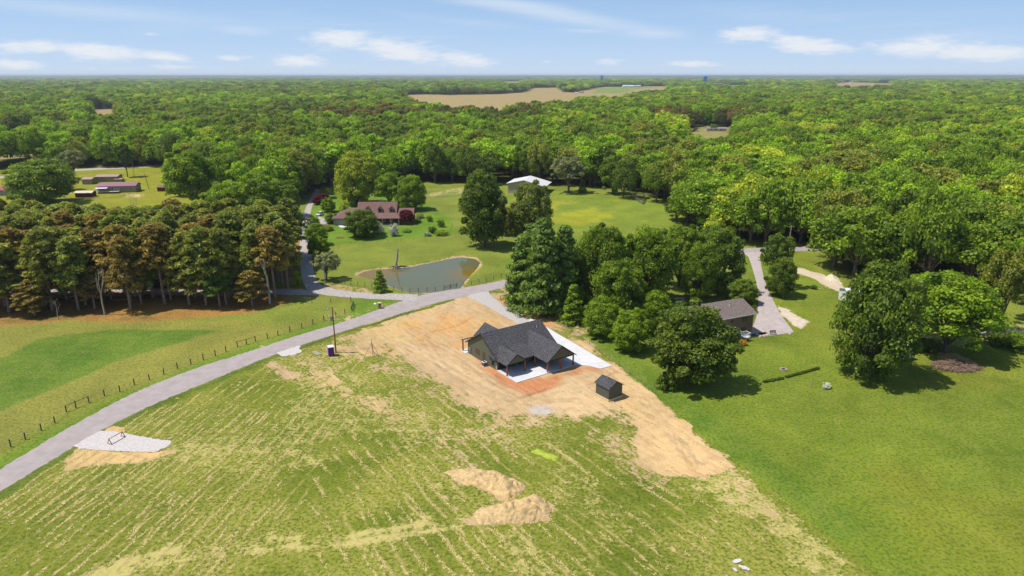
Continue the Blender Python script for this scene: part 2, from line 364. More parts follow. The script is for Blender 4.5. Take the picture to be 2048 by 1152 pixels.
# slightly duller green ground between mid trees
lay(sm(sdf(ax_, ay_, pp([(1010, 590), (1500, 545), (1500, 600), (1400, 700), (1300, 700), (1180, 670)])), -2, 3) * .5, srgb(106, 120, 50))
rowm = sm(sdf(gx, gy, FIELDP), .5, 3); dry = np.zeros(N)
def straw_strip(w_, px_pts, a, n_=1.2):
    global dry
    dry = np.maximum(dry, sm(w_ - line_d(ax_, ay_, pp(px_pts)) + fbm(gx, gy, 4, 57, 4) * n_ * 1.4, -1.8, 1.6) * a)
dirt = np.zeros(N); dcol = np.tile(np.array(srgb(192, 164, 122)), (N, 1))
def bare(mask, c=None, add=True):
    global dirt, dcol
    if c is not None: dcol = dcol * (1 - mask[:, None]) + np.array(c) * mask[:, None]
    dirt = np.maximum(dirt, mask)
big = fbm(gx, gy, 16, 51, 5); med = fbm(gx, gy, 4, 57, 4)
D1 = pp([(760, 642), (840, 620), (905, 600), (945, 597), (1000, 588), (1100, 640), (1240, 728), (1300, 785), (1262, 800), (1200, 790), (1140, 815), (1060, 826), (1010, 815), (960, 800), (900, 775), (850, 750), (800, 715), (740, 690), (690, 680)])
d = sdf(ax_, ay_, D1); bare(sm(d + big * 6 + med * 6, -8, 4.5)); bare(sm(d + big * 16 + med * 14, -22, 3) * .55)
bare(sm(sdf(ax_, ay_, pp([(1230, 720), (1300, 782), (1400, 865), (1482, 935), (1460, 952), (1400, 962), (1330, 950), (1285, 925), (1255, 885), (1280, 860), (1260, 835), (1225, 800)])) + med * 2, -1.2, 2.0), srgb(200, 168, 118))
bare(sm(sdf(ax_, ay_, pp([(570, 706), (610, 700), (640, 716), (720, 780), (830, 830), (800, 845), (690, 800), (610, 745)])) + med * 4, -4, 3) * .62, srgb(200, 174, 112))
bare(sm(sdf(ax_, ay_, pp([(620, 700), (700, 665), (800, 630), (850, 680), (760, 715), (680, 720)])) + big * 7 + med * 5, -6, 4) * .75, srgb(198, 170, 110))
bare(sm(sdf(ax_, ay_, pp([(110, 925), (150, 898), (230, 900), (345, 905), (300, 922), (230, 938), (130, 940)])) + med * 1.5, -1, 1.4) * .9, srgb(200, 168, 110))
bare(sm(sdf(ax_, ay_, pp([(205, 862), (232, 848), (250, 855), (250, 868), (215, 872)])), -.4, .8) * .95, srgb(206, 172, 110))
bare(sm(sdf(ax_, ay_, pp([(500, 728), (560, 716), (600, 745), (590, 775), (530, 740)])) + med * 3, -2, 2.5) * .7)
straw_strip(.5, [(150, 1160), (300, 1108), (480, 1085), (700, 1068), (860, 1045), (960, 1025)], .9)
straw_strip(.5, [(200, 1160), (320, 1125), (500, 1104), (720, 1084), (880, 1058), (960, 1035)], .9)
straw_strip(2.4, [(240, 1125), (480, 1092), (700, 1075), (900, 1045)], .45, 2)
straw_strip(.5, [(560, 735), (640, 800), (760, 880), (900, 990), (1010, 1090), (1080, 1160)], .55)
straw_strip(.5, [(590, 735), (680, 800), (800, 885), (940, 995), (1050, 1090), (1120, 1160)], .55)
straw_strip(6, [(610, 730), (720, 800), (840, 860)], .42, 5)
straw_strip(7, [(700, 760), (620, 850), (560, 900), (400, 905)], .38, 5)
straw_strip(3, [(960, 860), (1100, 900), (1180, 1000), (1230, 1060)], .35, 4)
for rr_ in (7.5, 9.0, 10.6): straw_strip(.15, [(P(1150, 1010)[0] * 0 + 1000 + 30 * rr_ * math.cos(t_), 1075 + 9 * rr_ * math.sin(t_)) for t_ in np.linspace(-1.0, 1.4, 12)], .5, .7)
straw_strip(5, [(1440, 960), (1560, 1020), (1640, 1090)], .55, 3)
straw_strip(1.6, [(345, 893), (480, 905), (640, 915)], .5, 3)
bare(sm(sdf(ax_, ay_, pp([(870, 938), (925, 934), (962, 936), (1040, 962), (1045, 985), (1015, 1002), (990, 995), (960, 978), (905, 962)])) + med * 1.2, -1, 1) * .8, srgb(196, 168, 118))
bare(sm(sdf(ax_, ay_, pp([(1430, 950), (1490, 945), (1590, 1010), (1600, 1050), (1540, 1060), (1480, 1010)])) + med * 3, -3, 3) * .5, srgb(190, 172, 110))
bare(sm(sdf(ax_, ay_, pp([(820, 840), (900, 870), (960, 920), (920, 940), (850, 900)])) + med * 4, -4, 3) * .45)
bare(sm(sdf(ax_, ay_, pp([(1180, 860), (1250, 850), (1300, 930), (1400, 980), (1300, 980)])) + med * 4, -4, 3) * .5)
bare(sm(sdf(ax_, ay_, pp([(925, 1030), (985, 1008), (1065, 995), (1110, 1012), (1105, 1044), (1000, 1053), (930, 1050)])) + med * 1.2, -1, 1) * .8, srgb(196, 168, 118))
lotd = sdf(gx + wx * .5, gy + wy * .5, FIELDP); sel = (gx > P(1120, 650)[0] * .98) & (gy < P(1120, 645)[1]) & (gx < 45) & (gy < 150); dirt = np.where(sel, dirt * sm(lotd, -.8, .6), dirt)
# dark green roadside weeds on the near side of the road
lay(sm(.9 - line_d(ax_, ay_, pp([(0, 990), (200, 868), (300, 816), (515, 727)])), -.4, .6), srgb(70, 100, 28))
lay(sm(.8 - line_d(ax_, ay_, pp([(600, 697), (665, 673), (748, 646), (830, 622), (900, 600)])), -.4, .6), srgb(78, 98, 34)); dirt *= 1 - sm(.8 - line_d(ax_, ay_, pp([(600, 697), (665, 673), (748, 646), (830, 622), (900, 600)])), -.4, .6)
rowm *= 1 - sm(2.5 - line_d(gx, gy, pp([(0, 990), (200, 868), (300, 816), (515, 727)])), -1, 1)
# raw red clay by the slab
CL = pp([(945, 712), (985, 735), (1035, 765), (1100, 750), (1160, 730), (1225, 733), (1190, 748), (1130, 755), (1120, 772), (1065, 792), (1035, 782), (985, 748)])
bare(sm(sdf(ax_, ay_, CL) + med * 2.4, -1.2, 1.6) * .8, srgb(178, 102, 58))
bare(sm(1.2 - np.abs(line_d(ax_, ay_, pp([(880, 640), (930, 665), (925, 700)])) - 1) + med * 2, -1, 2) * .6, srgb(198, 140, 84))
dcol = dcol * (1 + .28 * big[:, None]); 
dk = sm(-big, .1, .6)[:, None] * .35; dcol = dcol * (1 - dk) + np.array(srgb(170, 146, 112)) * dk
dk = (sm(-np.hypot((gx - P(880, 655)[0]) / 14, (gy - P(880, 650)[1]) / 12) + 1 + med, -.2, .8) * .55)[:, None]; dcol = dcol * (1 - dk) + np.array(srgb(208, 158, 88)) * dk
# wheel ruts worn into the bare earth
def rut(px_pts, c=srgb(158, 128, 96), w_=.32, a=.7, gap=1.7):
    global dcol
    P0 = pp(px_pts)
    for s_ in (-gap / 2, gap / 2):
        Q = [(x + s_ * .7, y + s_ * .7) for x, y in P0]
        k = (sm(w_ - line_d(gx + wx * .25, gy + wy * .25, Q), -.25, .2) * a * np.clip(.6 + med * 1.5, 0, 1))[:, None]; dcol = dcol * (1 - k) + np.array(c) * k
rut([(600, 708), (700, 700), (800, 690), (880, 690), (930, 720), (990, 765), (1060, 800), (1180, 770), (1240, 740)])
rut([(905, 604), (880, 640), (850, 680), (880, 730), (960, 780), (1040, 805), (1150, 800)], a=.55)
rut([(1110, 665), (1190, 720), (1262, 770), (1330, 850), (1390, 930)], a=.6); rut([(1130, 672), (1210, 722), (1290, 800), (1350, 870), (1440, 940)], c=srgb(222, 192, 146), a=.5)
rut([(800, 650), (860, 665), (920, 650), (960, 625)], c=srgb(176, 120, 70), a=.6); rut([(760, 670), (840, 700), (920, 745), (1000, 790)], c=srgb(216, 190, 146), a=.6)
rut([(1030, 800), (1120, 770), (1180, 752)], c=srgb(140, 96, 66), a=.5)
k = (sm(fbm(gx, gy, 2.2, 91, 3), .35, .75) * .4)[:, None]; dcol = dcol * (1 - k) + np.array(srgb(166, 136, 100)) * k
# grey-white rubble spots
bare(sm(sdf(ax_, ay_, pp([(1060, 812), (1090, 808), (1115, 820), (1095, 830), (1062, 826)])), -.7, .7) * .95, srgb(186, 176, 168))
# gravel track and scraped patch right of the brick house
bare(sm(sdf(ax_, ay_, pp([(1575, 531), (1608, 537), (1650, 550), (1685, 568), (1690, 590), (1660, 575), (1610, 552), (1575, 540)])) + med, -1, 1) , srgb(196, 182, 160))
bare(sm(sdf(ax_, ay_, pp([(1556, 612), (1580, 620), (1617, 645), (1605, 660), (1580, 652), (1556, 625)])) + med, -.8, 1), srgb(202, 190, 172))
bare(sm(sdf(ax_, ay_, pp([(1650, 580), (1700, 590), (1880, 650), (2100, 640), (2100, 690), (2020, 680), (1930, 690), (1850, 690), (1700, 620)])) + big * 8, -3, 3) * .5, srgb(170, 146, 100))
bare(sm(sdf(ax_, ay_, pp([(2008, 655), (2100, 665), (2100, 690), (2030, 680)])), -.6, .6), srgb(180, 172, 168))
bare(sm(sdf(ax_, ay_, pp([(1862, 700), (1900, 740), (1952, 742), (1960, 730), (1915, 708)])) + med, -1, 1) * .6, srgb(190, 160, 110))
# pond shore
bare(sm(.8 - np.abs(pd + .1) + med * .9, -.7, .9) * .9, srgb(176, 150, 104))
dcol = np.where((pd > 0)[:, None], np.array(srgb(104, 92, 48)) * np.ones((N, 1)), dcol); dirt = np.where(pd > 0.2, 1, dirt)
# spoil along lane and at the pond bank
bare(sm(sdf(ax_, ay_, pp([(645, 575), (700, 582), (748, 588), (748, 577), (690, 570), (650, 566)])) + med, -1, 1) * .55, srgb(178, 140, 92))
bare(sm(sdf(ax_, ay_, pp([(-100, 560), (180, 575), (420, 575), (600, 578), (600, 588), (420, 592), (180, 592), (-100, 580)])) + med * 2, -2, 1.5) * .85, srgb(196, 132, 84))
bare(sm(sdf(ax_, ay_, pp([(852, 388), (915, 374), (938, 374), (920, 392), (905, 384), (862, 396)])), -1, 2) * .5, srgb(200, 186, 110))
bare(sm(sdf(ax_, ay_, pp([(245, 388), (295, 388), (290, 395), (250, 396)])), -1, 2) * .7, srgb(206, 186, 120))
bare(sm(sdf(ax_, ay_, pp([(315, 362), (348, 365), (346, 382), (335, 385), (318, 372)])), -1, 3) * .6, srgb(180, 136, 80))
bare(sm(sdf(ax_, ay_, pp([(995, 606), (1010, 592), (1060, 618), (1120, 652), (1090, 650)])) + med, -1.5, 1) * .95, srgb(190, 140, 90))
# mounded patch of seeded earth
lay(sm(sdf(gx, gy, pp([(1062, 903), (1072, 896), (1117, 914), (1108, 922)])), -.2, .2), srgb(170, 180, 70)); rowm *= 1 - sm(sdf(gx, gy, pp([(1055, 903), (1072, 890), (1125, 914), (1108, 928)])), -.3, .3)
dirt *= 1 - sm(sdf(gx, gy, pp([(1055, 903), (1072, 890), (1125, 914), (1108, 928)])), -.3, .3) * .9
col = np.clip(col * (1 + .22 * big[:, None] * (gy < 700)[:, None]), 0, 1)

ny, nx = GX.shape
me = bpy.data.meshes.new('ground'); me.vertices.add(N)
me.vertices.foreach_set('co', np.stack([gx, gy, zz], 1).ravel())
i0 = (np.arange(ny - 1)[:, None] * nx + np.arange(nx - 1)[None]).ravel()
quads = np.stack([i0, i0 + 1, i0 + nx + 1, i0 + nx], 1)
me.loops.add(quads.size); me.polygons.add(len(quads))
me.loops.foreach_set('vertex_index', quads.ravel()); me.polygons.foreach_set('loop_start', np.arange(0, quads.size, 4))
me.update()
def attr(me, name, data, typ='FLOAT', dom='POINT'):
    a = me.attributes.new(name, typ, dom)
    if typ == 'FLOAT': a.data.foreach_set('value', np.ascontiguousarray(data, np.float32).ravel())
    elif typ == 'FLOAT_VECTOR': a.data.foreach_set('vector', np.ascontiguousarray(data, np.float32).ravel())
    elif typ == 'FLOAT_COLOR': a.data.foreach_set('color', np.concatenate([data, np.ones((len(data), 1))], 1).astype(np.float32).ravel())
attr(me, 'gcol', col, 'FLOAT_COLOR'); attr(me, 'dcol', np.clip(dcol, 0, 1), 'FLOAT_COLOR'); attr(me, 'dirt', dirt); attr(me, 'rows', rowm); attr(me, 'dry', dry * rowm)
me.shade_smooth()
gm = bpy.data.materials.new('ground'); gm.use_nodes = True; gm.node_tree.nodes.clear(); g = NT(gm.node_tree)
pos = g.node('ShaderNodeNewGeometry').outputs['Position']
def ga(n, o='Color'): return g.node('ShaderNodeAttribute', attribute_type='GEOMETRY', attribute_name=n).outputs[o]
fine = g.noise(pos, 2.0, 6, .75); mid_ = g.noise(pos, .55, 5, .65, .4); bigN = g.noise(pos, .09, 4, .6, .5); vfine = g.noise(pos, 9, 2, .7)
gc = ga('gcol')
gc = g.mix(g.ramp(bigN, .3, .7), g.mix(.22, gc, (.03, .06, .008)), g.mix(.14, gc, (.5, .44, .08)))
gc = g.mix(g.math('MULTIPLY', g.ramp(mid_, .40, .68), .45), gc, g.mix(.5, gc, (.30, .30, .06)))
gc = g.mix(g.math('MULTIPLY', g.ramp(fine, .54, .40), .85), gc, g.mix(.62, gc, (.015, .035, .004)))
gc = g.mix(g.math('MULTIPLY', g.ramp(vfine, .5, .68), .45), gc, g.mix(.5, gc, (.42, .42, .11)))
# hay windrows: two families of lines meeting along x = -29
px_, py_, pz_ = g.xyz(pos)
warp = g.math('MULTIPLY', g.math('SUBTRACT', g.noise(pos, .10, 2, .5), .5), 3.0)
warp2 = g.math('MULTIPLY', g.math('SUBTRACT', g.noise(pos, .8, 3, .6), .5), .9)
def rows(nx_, ny_, sp):
    s = g.math('ADD', g.math('ADD', g.math('MULTIPLY', px_, nx_), g.math('MULTIPLY', py_, ny_)), g.math('ADD', warp, warp2))
    return g.math('ABSOLUTE', g.math('SUBTRACT', g.math('FRACT', g.math('DIVIDE', s, sp)), .5)), s
rl, sL = rows(.985, -.17, 2.05); rr, sR = rows(.835, .55, 2.35)
side = g.ramp(g.math('ADD', px_, g.math('MULTIPLY', warp, 2.0)), -31, -27)
ani = g.noise(g.comb(g.math('MULTIPLY', g.math('ADD', g.math('MULTIPLY', px_, .58), g.math('MULTIPLY', py_, -.815)), .16), g.math('MULTIPLY', g.math('ADD', g.math('MULTIPLY', px_, .815), g.math('MULTIPLY', py_, .58)), 1.5), 0.0), 1.0, 5, .65, .8)
tri = g.math('ADD', g.math('MULTIPLY', rl, g.math('SUBTRACT', 1, side)), g.math('MULTIPLY', rr, side))
patch = g.noise(g.mapping(pos, (.12, .12, .1)), 1.0, 4, .6, .5)
patch2 = g.noise(pos, .55, 3, .6)
wid = g.math('ADD', g.math('MULTIPLY', g.math('SUBTRACT', patch, .5), 1.1), g.math('MULTIPLY', g.math('SUBTRACT', patch2, .5), .95))
thin = g.math('MULTIPLY', g.ramp(g.math('ADD', tri, g.math('MULTIPLY', g.math('SUBTRACT', fine, .5), .8)), .15, .03), g.math('MULTIPLY', g.ramp(g.noise(pos, .34, 4, .7, .6), .44, .60), g.ramp(patch, .34, .58, .15, 1.0)))
straw = g.math('MAXIMUM', g.ramp(g.math('ADD', g.math('SUBTRACT', wid, g.math('MULTIPLY', tri, 1.5)), g.math('MULTIPLY', g.math('SUBTRACT', fine, .5), .8)), -.06, .12), thin)
straw = g.math('MULTIPLY', straw, ga('rows', 'Fac'))
dry = g.math('MULTIPLY', g.math('MULTIPLY', g.ramp(g.noise(pos, .045, 3, .6, .5), .4, .62), g.ramp(fine, .40, .6)), g.math('MULTIPLY', ga('rows', 'Fac'), .75))
gc = g.mix(dry, gc, srgb(160, 154, 74))
dryA = ga('dry', 'Fac')
gc = g.mix(g.math('MULTIPLY', g.ramp(g.math('ADD', dryA, g.math('ADD', g.math('MULTIPLY', g.math('SUBTRACT', fine, .5), 1.4), g.math('MULTIPLY', g.math('SUBTRACT', mid_, .5), 1.2))), .3, .75), g.ramp(dryA, 0, .2)), gc, srgb(184, 172, 104))
spots = g.math('MULTIPLY', g.ramp(g.noise(pos, .42, 5, .68, .8), .62, .70), g.math('MULTIPLY', ga('rows', 'Fac'), .75))
strawc = g.mix(g.ramp(patch2, .3, .7), srgb(194, 178, 100), srgb(212, 184, 132))
strawc = g.mix(g.math('MULTIPLY', g.ramp(fine, .6, .4), .4), strawc, srgb(120, 116, 48))
gc = g.mix(g.math('MULTIPLY', g.math('MAXIMUM', g.math('MULTIPLY', straw, .8), spots), .85), gc, strawc)
# bare earth, broken up at its edges
dn = g.math('ADD', g.math('MULTIPLY', g.math('SUBTRACT', mid_, .5), 1.9), g.math('ADD', g.math('MULTIPLY', g.math('SUBTRACT', fine, .5), 1.5), g.math('MULTIPLY', g.math('SUBTRACT', ani, .5), 1.0)))
dirtA = ga('dirt', 'Fac')
dm = g.ramp(g.math('ADD', dirtA, g.math('MULTIPLY', dn, g.math('SUBTRACT', 1.15, g.math('MULTIPLY', dirtA, .8)))), 0.36, .68)
dm = g.math('MULTIPLY', dm, g.ramp(dirtA, .02, .12))
dc = ga('dcol')
dc = g.mix(g.math('MULTIPLY', g.ramp(g.noise(pos, .16, 5, .65, 1.0), .5, .7), .5), dc, g.mix(.45, dc, srgb(206, 148, 92)))
dc = g.mix(g.math('MULTIPLY', g.ramp(mid_, .42, .66), .6), dc, g.mix(.5, dc, srgb(150, 122, 90)))
dc = g.mix(g.math('MULTIPLY', g.ramp(ani, .5, .66), .5), dc, g.mix(.5, dc, srgb(226, 200, 160)))
dc = g.mix(g.math('MULTIPLY', g.ramp(ani, .46, .34), .35), dc, g.mix(.5, dc, srgb(140, 104, 66)))
dc = g.mix(g.math('MULTIPLY', g.ramp(fine, .55, .75), .35), dc, g.mix(.5, dc, (.2, .13, .06)))
dc = g.mix(g.math('MULTIPLY', g.ramp(vfine, .55, .8), .3), dc, (.75, .66, .5))
fc = g.mix(dm, gc, dc)
bs = g.node('ShaderNodeBsdfPrincipled'); g.link(fc, bs.inputs['Base Color']); bs.inputs['Roughness'].default_value = .9; bs.inputs['Specular IOR Level'].default_value = .12
bn = g.node('ShaderNodeBump'); bn.inputs['Strength'].default_value = .75; bn.inputs['Distance'].default_value = .22
g.link(g.math('ADD', g.math('ADD', g.math('MULTIPLY', fine, .8), mid_), g.math('MULTIPLY', straw, .35)), bn.inputs['Height']); g.link(bn.outputs[0], bs.inputs['Normal'])
go_ = g.node('ShaderNodeOutputMaterial'); g.link(bs.outputs[0], go_.inputs[0])
me.materials.append(gm)
ground = bpy.data.objects.new('ground', me); COL.objects.link(ground); tag(ground, kind='structure')

# raked straw lying in windrows: small ragged wisps, far too many to count
def windrows():
    rs = np.random.default_rng(61); C, Dv, Ln, Wd = [], [], [], []
    for nx_, ny_, sp, lo, hi, right in ((.985, -.17, 1.75, -105, -20, 0), (.835, .55, 2.0, 20, 150, 1)):
        dx, dy = -ny_, nx_
        for c in np.arange(lo, hi, sp):
            c += rs.uniform(-.2, .2); t = np.arange(-60, 230, .34); t = t + rs.uniform(-.12, .12, t.size)
            ph = rs.uniform(0, 99); wob = .0009 * (t - 90) ** 2 * (.3 if right else -.25) + .8 * vnoise(t, t * 0 + ph, 7, 3) + .22 * vnoise(t, t * 0 + ph, 1.6, 5)
            x = nx_ * (c + wob) + dx * t + 2.2 * vnoise(nx_ * c + dx * t, ny_ * c + dy * t, 28, 12); y = ny_ * (c + wob) + dy * t
            side_ = x + 3 * vnoise(x, y, 10, 5) > -29
            pres = 1.1 * vnoise(t + ph * 3, t * 0 + ph, 3.2, 21) + .9 * vnoise(x, y, 20, 31) + .5 * vnoise(x, y, 6, 37) + .12
            inside = sdf(x, y, FIELDP) > 1.2
            yfade = np.clip((y - 66) / 30, 0, 1) if right == 0 else 1
            fade = -.25 * (x > 25) - .2 * (y > 128) - .25 * ((x < -50) & (y < 80)) - .55 * ((x < -40) & (y > 112))
            ok = (side_ == bool(right)) & inside & (pres + fade + rs.normal(0, .12, t.size) > .12) & (y > 50)
            k = pres[ok]; n = ok.sum()
            for rep in range(4):
                C.append(np.stack([x[ok] + rs.normal(0, .15, n), y[ok] + rs.normal(0, .15, n), rs.uniform(.02, .05, n)], 1)); a = rs.normal(0, .7, n)
                Dv.append(np.stack([dx * np.cos(a) - dy * np.sin(a), dx * np.sin(a) + dy * np.cos(a)], 1)); Ln.append(rs.uniform(.1, .34, n)); Wd.append(rs.uniform(.018, .05, n) * (1 + .8 * np.clip(k, 0, 1)))
    # stray wisps
    n = 9000; x = rs.uniform(-85, 62, n); y = rs.uniform(58, 135, n); ok = (sdf(x, y, FIELDP) > 1) & (vnoise(x, y, 5, 71) + .6 * vnoise(x, y, 18, 73) > .28); n = ok.sum(); a = rs.uniform(0, 6.28, n)
    C.append(np.stack([x[ok], y[ok], rs.uniform(.03, .07, n)], 1)); Dv.append(np.stack([np.cos(a), np.sin(a)], 1)); Ln.append(rs.uniform(.1, .32, n)); Wd.append(rs.uniform(.03, .09, n))
    C, Dv, Ln, Wd = map(np.concatenate, (C, Dv, Ln, Wd)); n = len(C)
    keep = (sdf(C[:, 0], C[:, 1], D1) < -1) & (sdf(C[:, 0], C[:, 1], pp([(140, 894), (197, 858), (262, 864), (350, 882), (336, 898), (235, 908)])) < 0); C, Dv, Ln, Wd = C[keep], Dv[keep], Ln[keep], Wd[keep]; n = len(C)
    d3 = np.concatenate([Dv, np.zeros((n, 1))], 1); p3 = np.stack([-Dv[:, 1], Dv[:, 0], np.zeros(n)], 1); ang = np.array([0, 1.1, 2.3, 3.3, 4.1, 5.3])
    V = np.stack([C + d3 * (Ln * np.cos(t_) * rs.uniform(.7, 1.15, n))[:, None] + p3 * (Wd * np.sin(t_) * rs.uniform(.6, 1.5, n))[:, None] + np.array([0, 0, 1]) * rs.uniform(-.012, .02, n)[:, None] for t_ in ang], 1).reshape(-1, 3)
    me_ = bpy.data.meshes.new('straw'); me_.vertices.add(n * 6); me_.vertices.foreach_set('co', V.ravel()); me_.loops.add(n * 6); me_.polygons.add(n)
    me_.loops.foreach_set('vertex_index', np.arange(n * 6)); me_.polygons.foreach_set('loop_start', np.arange(0, n * 6, 6)); me_.update()
    attr(me_, 'leaf', rs.random(n), 'FLOAT', 'FACE')
    m = bpy.data.materials.new('raked_straw'); m.use_nodes = True; m.node_tree.nodes.clear(); t = NT(m.node_tree)
    c_ = t.mix(t.node('ShaderNodeAttribute', attribute_type='GEOMETRY', attribute_name='leaf').outputs['Fac'], srgb(176, 162, 92), srgb(204, 184, 126))
    b = t.node('ShaderNodeBsdfPrincipled'); t.link(c_, b.inputs['Base Color']); b.inputs['Roughness'].default_value = .9; o_ = t.node('ShaderNodeOutputMaterial'); t.link(b.outputs[0], o_.inputs[0])
    me_.materials.append(m); o = bpy.data.objects.new('straw', me_); COL.objects.link(o); tag(o, 'raked pale straw lying in broken rows over the near field', 'straw', kind='stuff'); print('straw', n)
windrows()

# water
def sheet(name, poly, z, m, sub=1.2, wob=0.0, kind='structure', thick=0.0):
    pts = []
    for i in range(len(poly)):
        a, b = Vector(poly[i]), Vector(poly[(i + 1) % len(poly)]); k = max(1, int((b - a).length / sub))
        nrm = Vector((-(b - a).y, (b - a).x)).normalized() if (b - a).length > 0 else Vector((0, 0))
        for j in range(k):
            q = a + (b - a) * j / k
            if wob: q = q + nrm * random.uniform(-wob, wob)
            pts.append((q.x, q.y, z))
    mb = MB()
    if thick: mb.slab(pts, thick)
    else: mb.add(pts, [tuple(range(len(pts)))])
    me_ = bpy.data.meshes.new(name); me_.from_pydata(mb.v, [], mb.f)
    if sum((pts[i][0] * pts[(i + 1) % len(pts)][1] - pts[(i + 1) % len(pts)][0] * pts[i][1]) for i in range(len(pts))) < 0: me_.flip_normals()
    me_.materials.append(m); o = bpy.data.objects.new(name, me_); COL.objects.link(o)
    if kind: o['kind'] = kind
    return o
cxp = sum(p[0] for p in POND) / len(POND); cyp = sum(p[1] for p in POND) / len(POND)
wpoly = []
for x, y in POND:
    v = Vector((x - cxp, y - cyp)); v = v * (1 + 1.6 / v.length); wpoly.append((cxp + v.x, cyp + v.y))
wm = bpy.data.materials.new('pond_water'); wm.use_nodes = True; wm.node_tree.nodes.clear(); t = NT(wm.node_tree)
wp = t.node('ShaderNodeNewGeometry').outputs['Position']
dl = t.node('ShaderNodeVectorMath', operation='DISTANCE'); t.link(wp, dl.inputs[0]); dl.inputs[1].default_value = (*P(947, 545), 0)
dl2 = t.node('ShaderNodeVectorMath', operation='DISTANCE'); t.link(wp, dl2.inputs[0]); dl2.inputs[1].default_value = (*P(735, 545), 0)
shal = t.math('MAXIMUM', t.ramp(t.math('ADD', dl.outputs['Value'], t.math('MULTIPLY', t.noise(wp, .3, 4), 8)), 16, 4), t.ramp(dl2.outputs['Value'], 14, 3))
wc = t.mix(shal, srgb(98, 100, 72), srgb(122, 98, 26))
b_ = t.node('ShaderNodeBsdfPrincipled'); t.link(wc, b_.inputs['Base Color']); b_.inputs['Roughness'].default_value = .07; b_.inputs['IOR'].default_value = 1.33
b_.inputs['Specular IOR Level'].default_value = .35
bb = t.node('ShaderNodeBump'); bb.inputs['Strength'].default_value = .08; bb.inputs['Distance'].default_value = .02; t.link(t.noise(wp, 3, 3), bb.inputs['Height']); t.link(bb.outputs[0], b_.inputs['Normal'])
o_ = t.node('ShaderNodeOutputMaterial'); t.link(b_.outputs[0], o_.inputs[0])
sheet('water', wpoly, WATER_Z, wm, 3)

# roads
def ribbon(name, left, right, z, m, n=260, wob=.1):
    def res(pl, n):
        pl = [Vector(p) for p in pl]; L = [0]
        for a, b in zip(pl[:-1], pl[1:]): L.append(L[-1] + (b - a).length)
        ts = np.linspace(0, L[-1], n); X_ = np.interp(ts, L, [p.x for p in pl]); Y_ = np.interp(ts, L, [p.y for p in pl])
        k = max(3, n // 26) | 1; ker = np.ones(k) / k
        Xp = np.convolve(np.pad(X_, k // 2, mode='reflect', reflect_type='odd'), ker, 'valid'); Yp = np.convolve(np.pad(Y_, k // 2, mode='reflect', reflect_type='odd'), ker, 'valid')
        return Xp, Yp
    lx, ly = res(left, n); rx, ry = res(right, n); mb = MB()
    cols = 5
    for i in range(n):
        a = Vector((lx[i], ly[i])); b = Vector((rx[i], ry[i])); d_ = (b - a).normalized()
        a = a - d_ * random.uniform(-wob, wob); b = b + d_ * random.uniform(-wob, wob)
        for j in range(cols):
            q = a + (b - a) * j / (cols - 1); mb.v.append((q.x, q.y, z if 0 < j < cols - 1 else z - .035))
    for i in range(n - 1):
        for j in range(cols - 1): k = i * cols + j; mb.f.append((k, k + 1, k + cols + 1, k + cols))
    o = mb.build(name, m); o['kind'] = 'structure'
    if o.data.polygons[0].normal.z < 0: o.data.flip_normals()
    return o
ASPH = mat('road_surface', srgb(160, 149, 146), .9, .09, .5, .15); GRAV = mat('lane_gravel', srgb(166, 158, 152), .95, .2, 1.2, .5)
DGR = mat('driveway_gravel', srgb(174, 168, 164), .95, .16, 3, .9); WGR = mat('white_gravel', srgb(190, 182, 178), .95, .16, 3, .9); CONC = mat('concrete', srgb(206, 206, 208), .85, .05, 1, 0, pattern='joint', pscale=(3.6, 3.6, 1), col2=srgb(180, 178, 176))
OLDC = mat('old_concrete', srgb(176, 164, 158), .9, .1, .8, 0, pattern='joint', pscale=(4, 4, 1), col2=srgb(128, 118, 112))
TL = [(-420, 1180), (-150, 1025), (0, 940), (92, 881), (160, 843), (267, 785), (382, 739), (500, 703), (580, 675), (665, 651), (731, 629), (786, 608), (848, 588), (900, 580), (939, 574), (1000, 562), (1050, 550), (1120, 537), (1250, 520), (1370, 509), (1470, 498), (1560, 494), (1660, 491), (1760, 488)]
BR = [(-420, 1235), (-150, 1073), (0, 984), (145, 896), (199, 862), (298, 812), (382, 778), (515, 722), (596, 693), (665, 670), (748, 643), (820, 622), (880, 603), (930, 594), (972, 584), (1010, 575), (1060, 563), (1130, 549), (1260, 531), (1375, 519), (1470, 508), (1560, 504), (1660, 500), (1760, 497)]
ribbon('road', pp(TL), pp(BR), .07, ASPH, 600, .22)
NL = [(835, 589), (781, 587), (735, 586), (690, 582), (652, 575), (634, 564), (628, 545), (624, 520), (621, 490), (619, 470), (618, 450), (620, 430), (625, 412), (632, 396), (640, 380)]
NR = [(835, 604), (790, 600), (730, 598), (680, 594), (640, 590), (615, 583), (604, 562), (601, 540), (600, 510), (600, 490), (600, 470), (602, 450), (606, 430), (614, 410), (622, 394), (632, 378)]
ribbon('gravel_lane', pp(NL), pp(NR), .09, GRAV, 260, .2)
ribbon('lane_through_pines', pp([(640, 582), (600, 579), (500, 578), (420, 580), (330, 579), (240, 577), (100, 577), (-100, 582)]), pp([(640, 592), (600, 590), (500, 588), (420, 589), (330, 588), (240, 585), (100, 585), (-100, 590)]), .06, GRAV, 120, .25)
ribbon('home_road', pp([(-300, 372), (0, 353), (110, 341), (180, 337), (270, 333), (330, 330)]), pp([(-300, 377), (0, 357), (110, 344), (180, 340.5), (270, 336), (330, 332.5)]), .06, GRAV, 80, .2)
ribbon('brick_house_driveway', pp([(1478, 506), (1496, 512), (1503, 531), (1509, 551), (1514, 571), (1517, 600), (1515, 625), (1511, 640)]), pp([(1524, 504), (1519, 512), (1524, 540), (1530, 565), (1541, 590), (1555, 618), (1562, 630), (1569, 640)]), .09, OLDC, 60, .03)
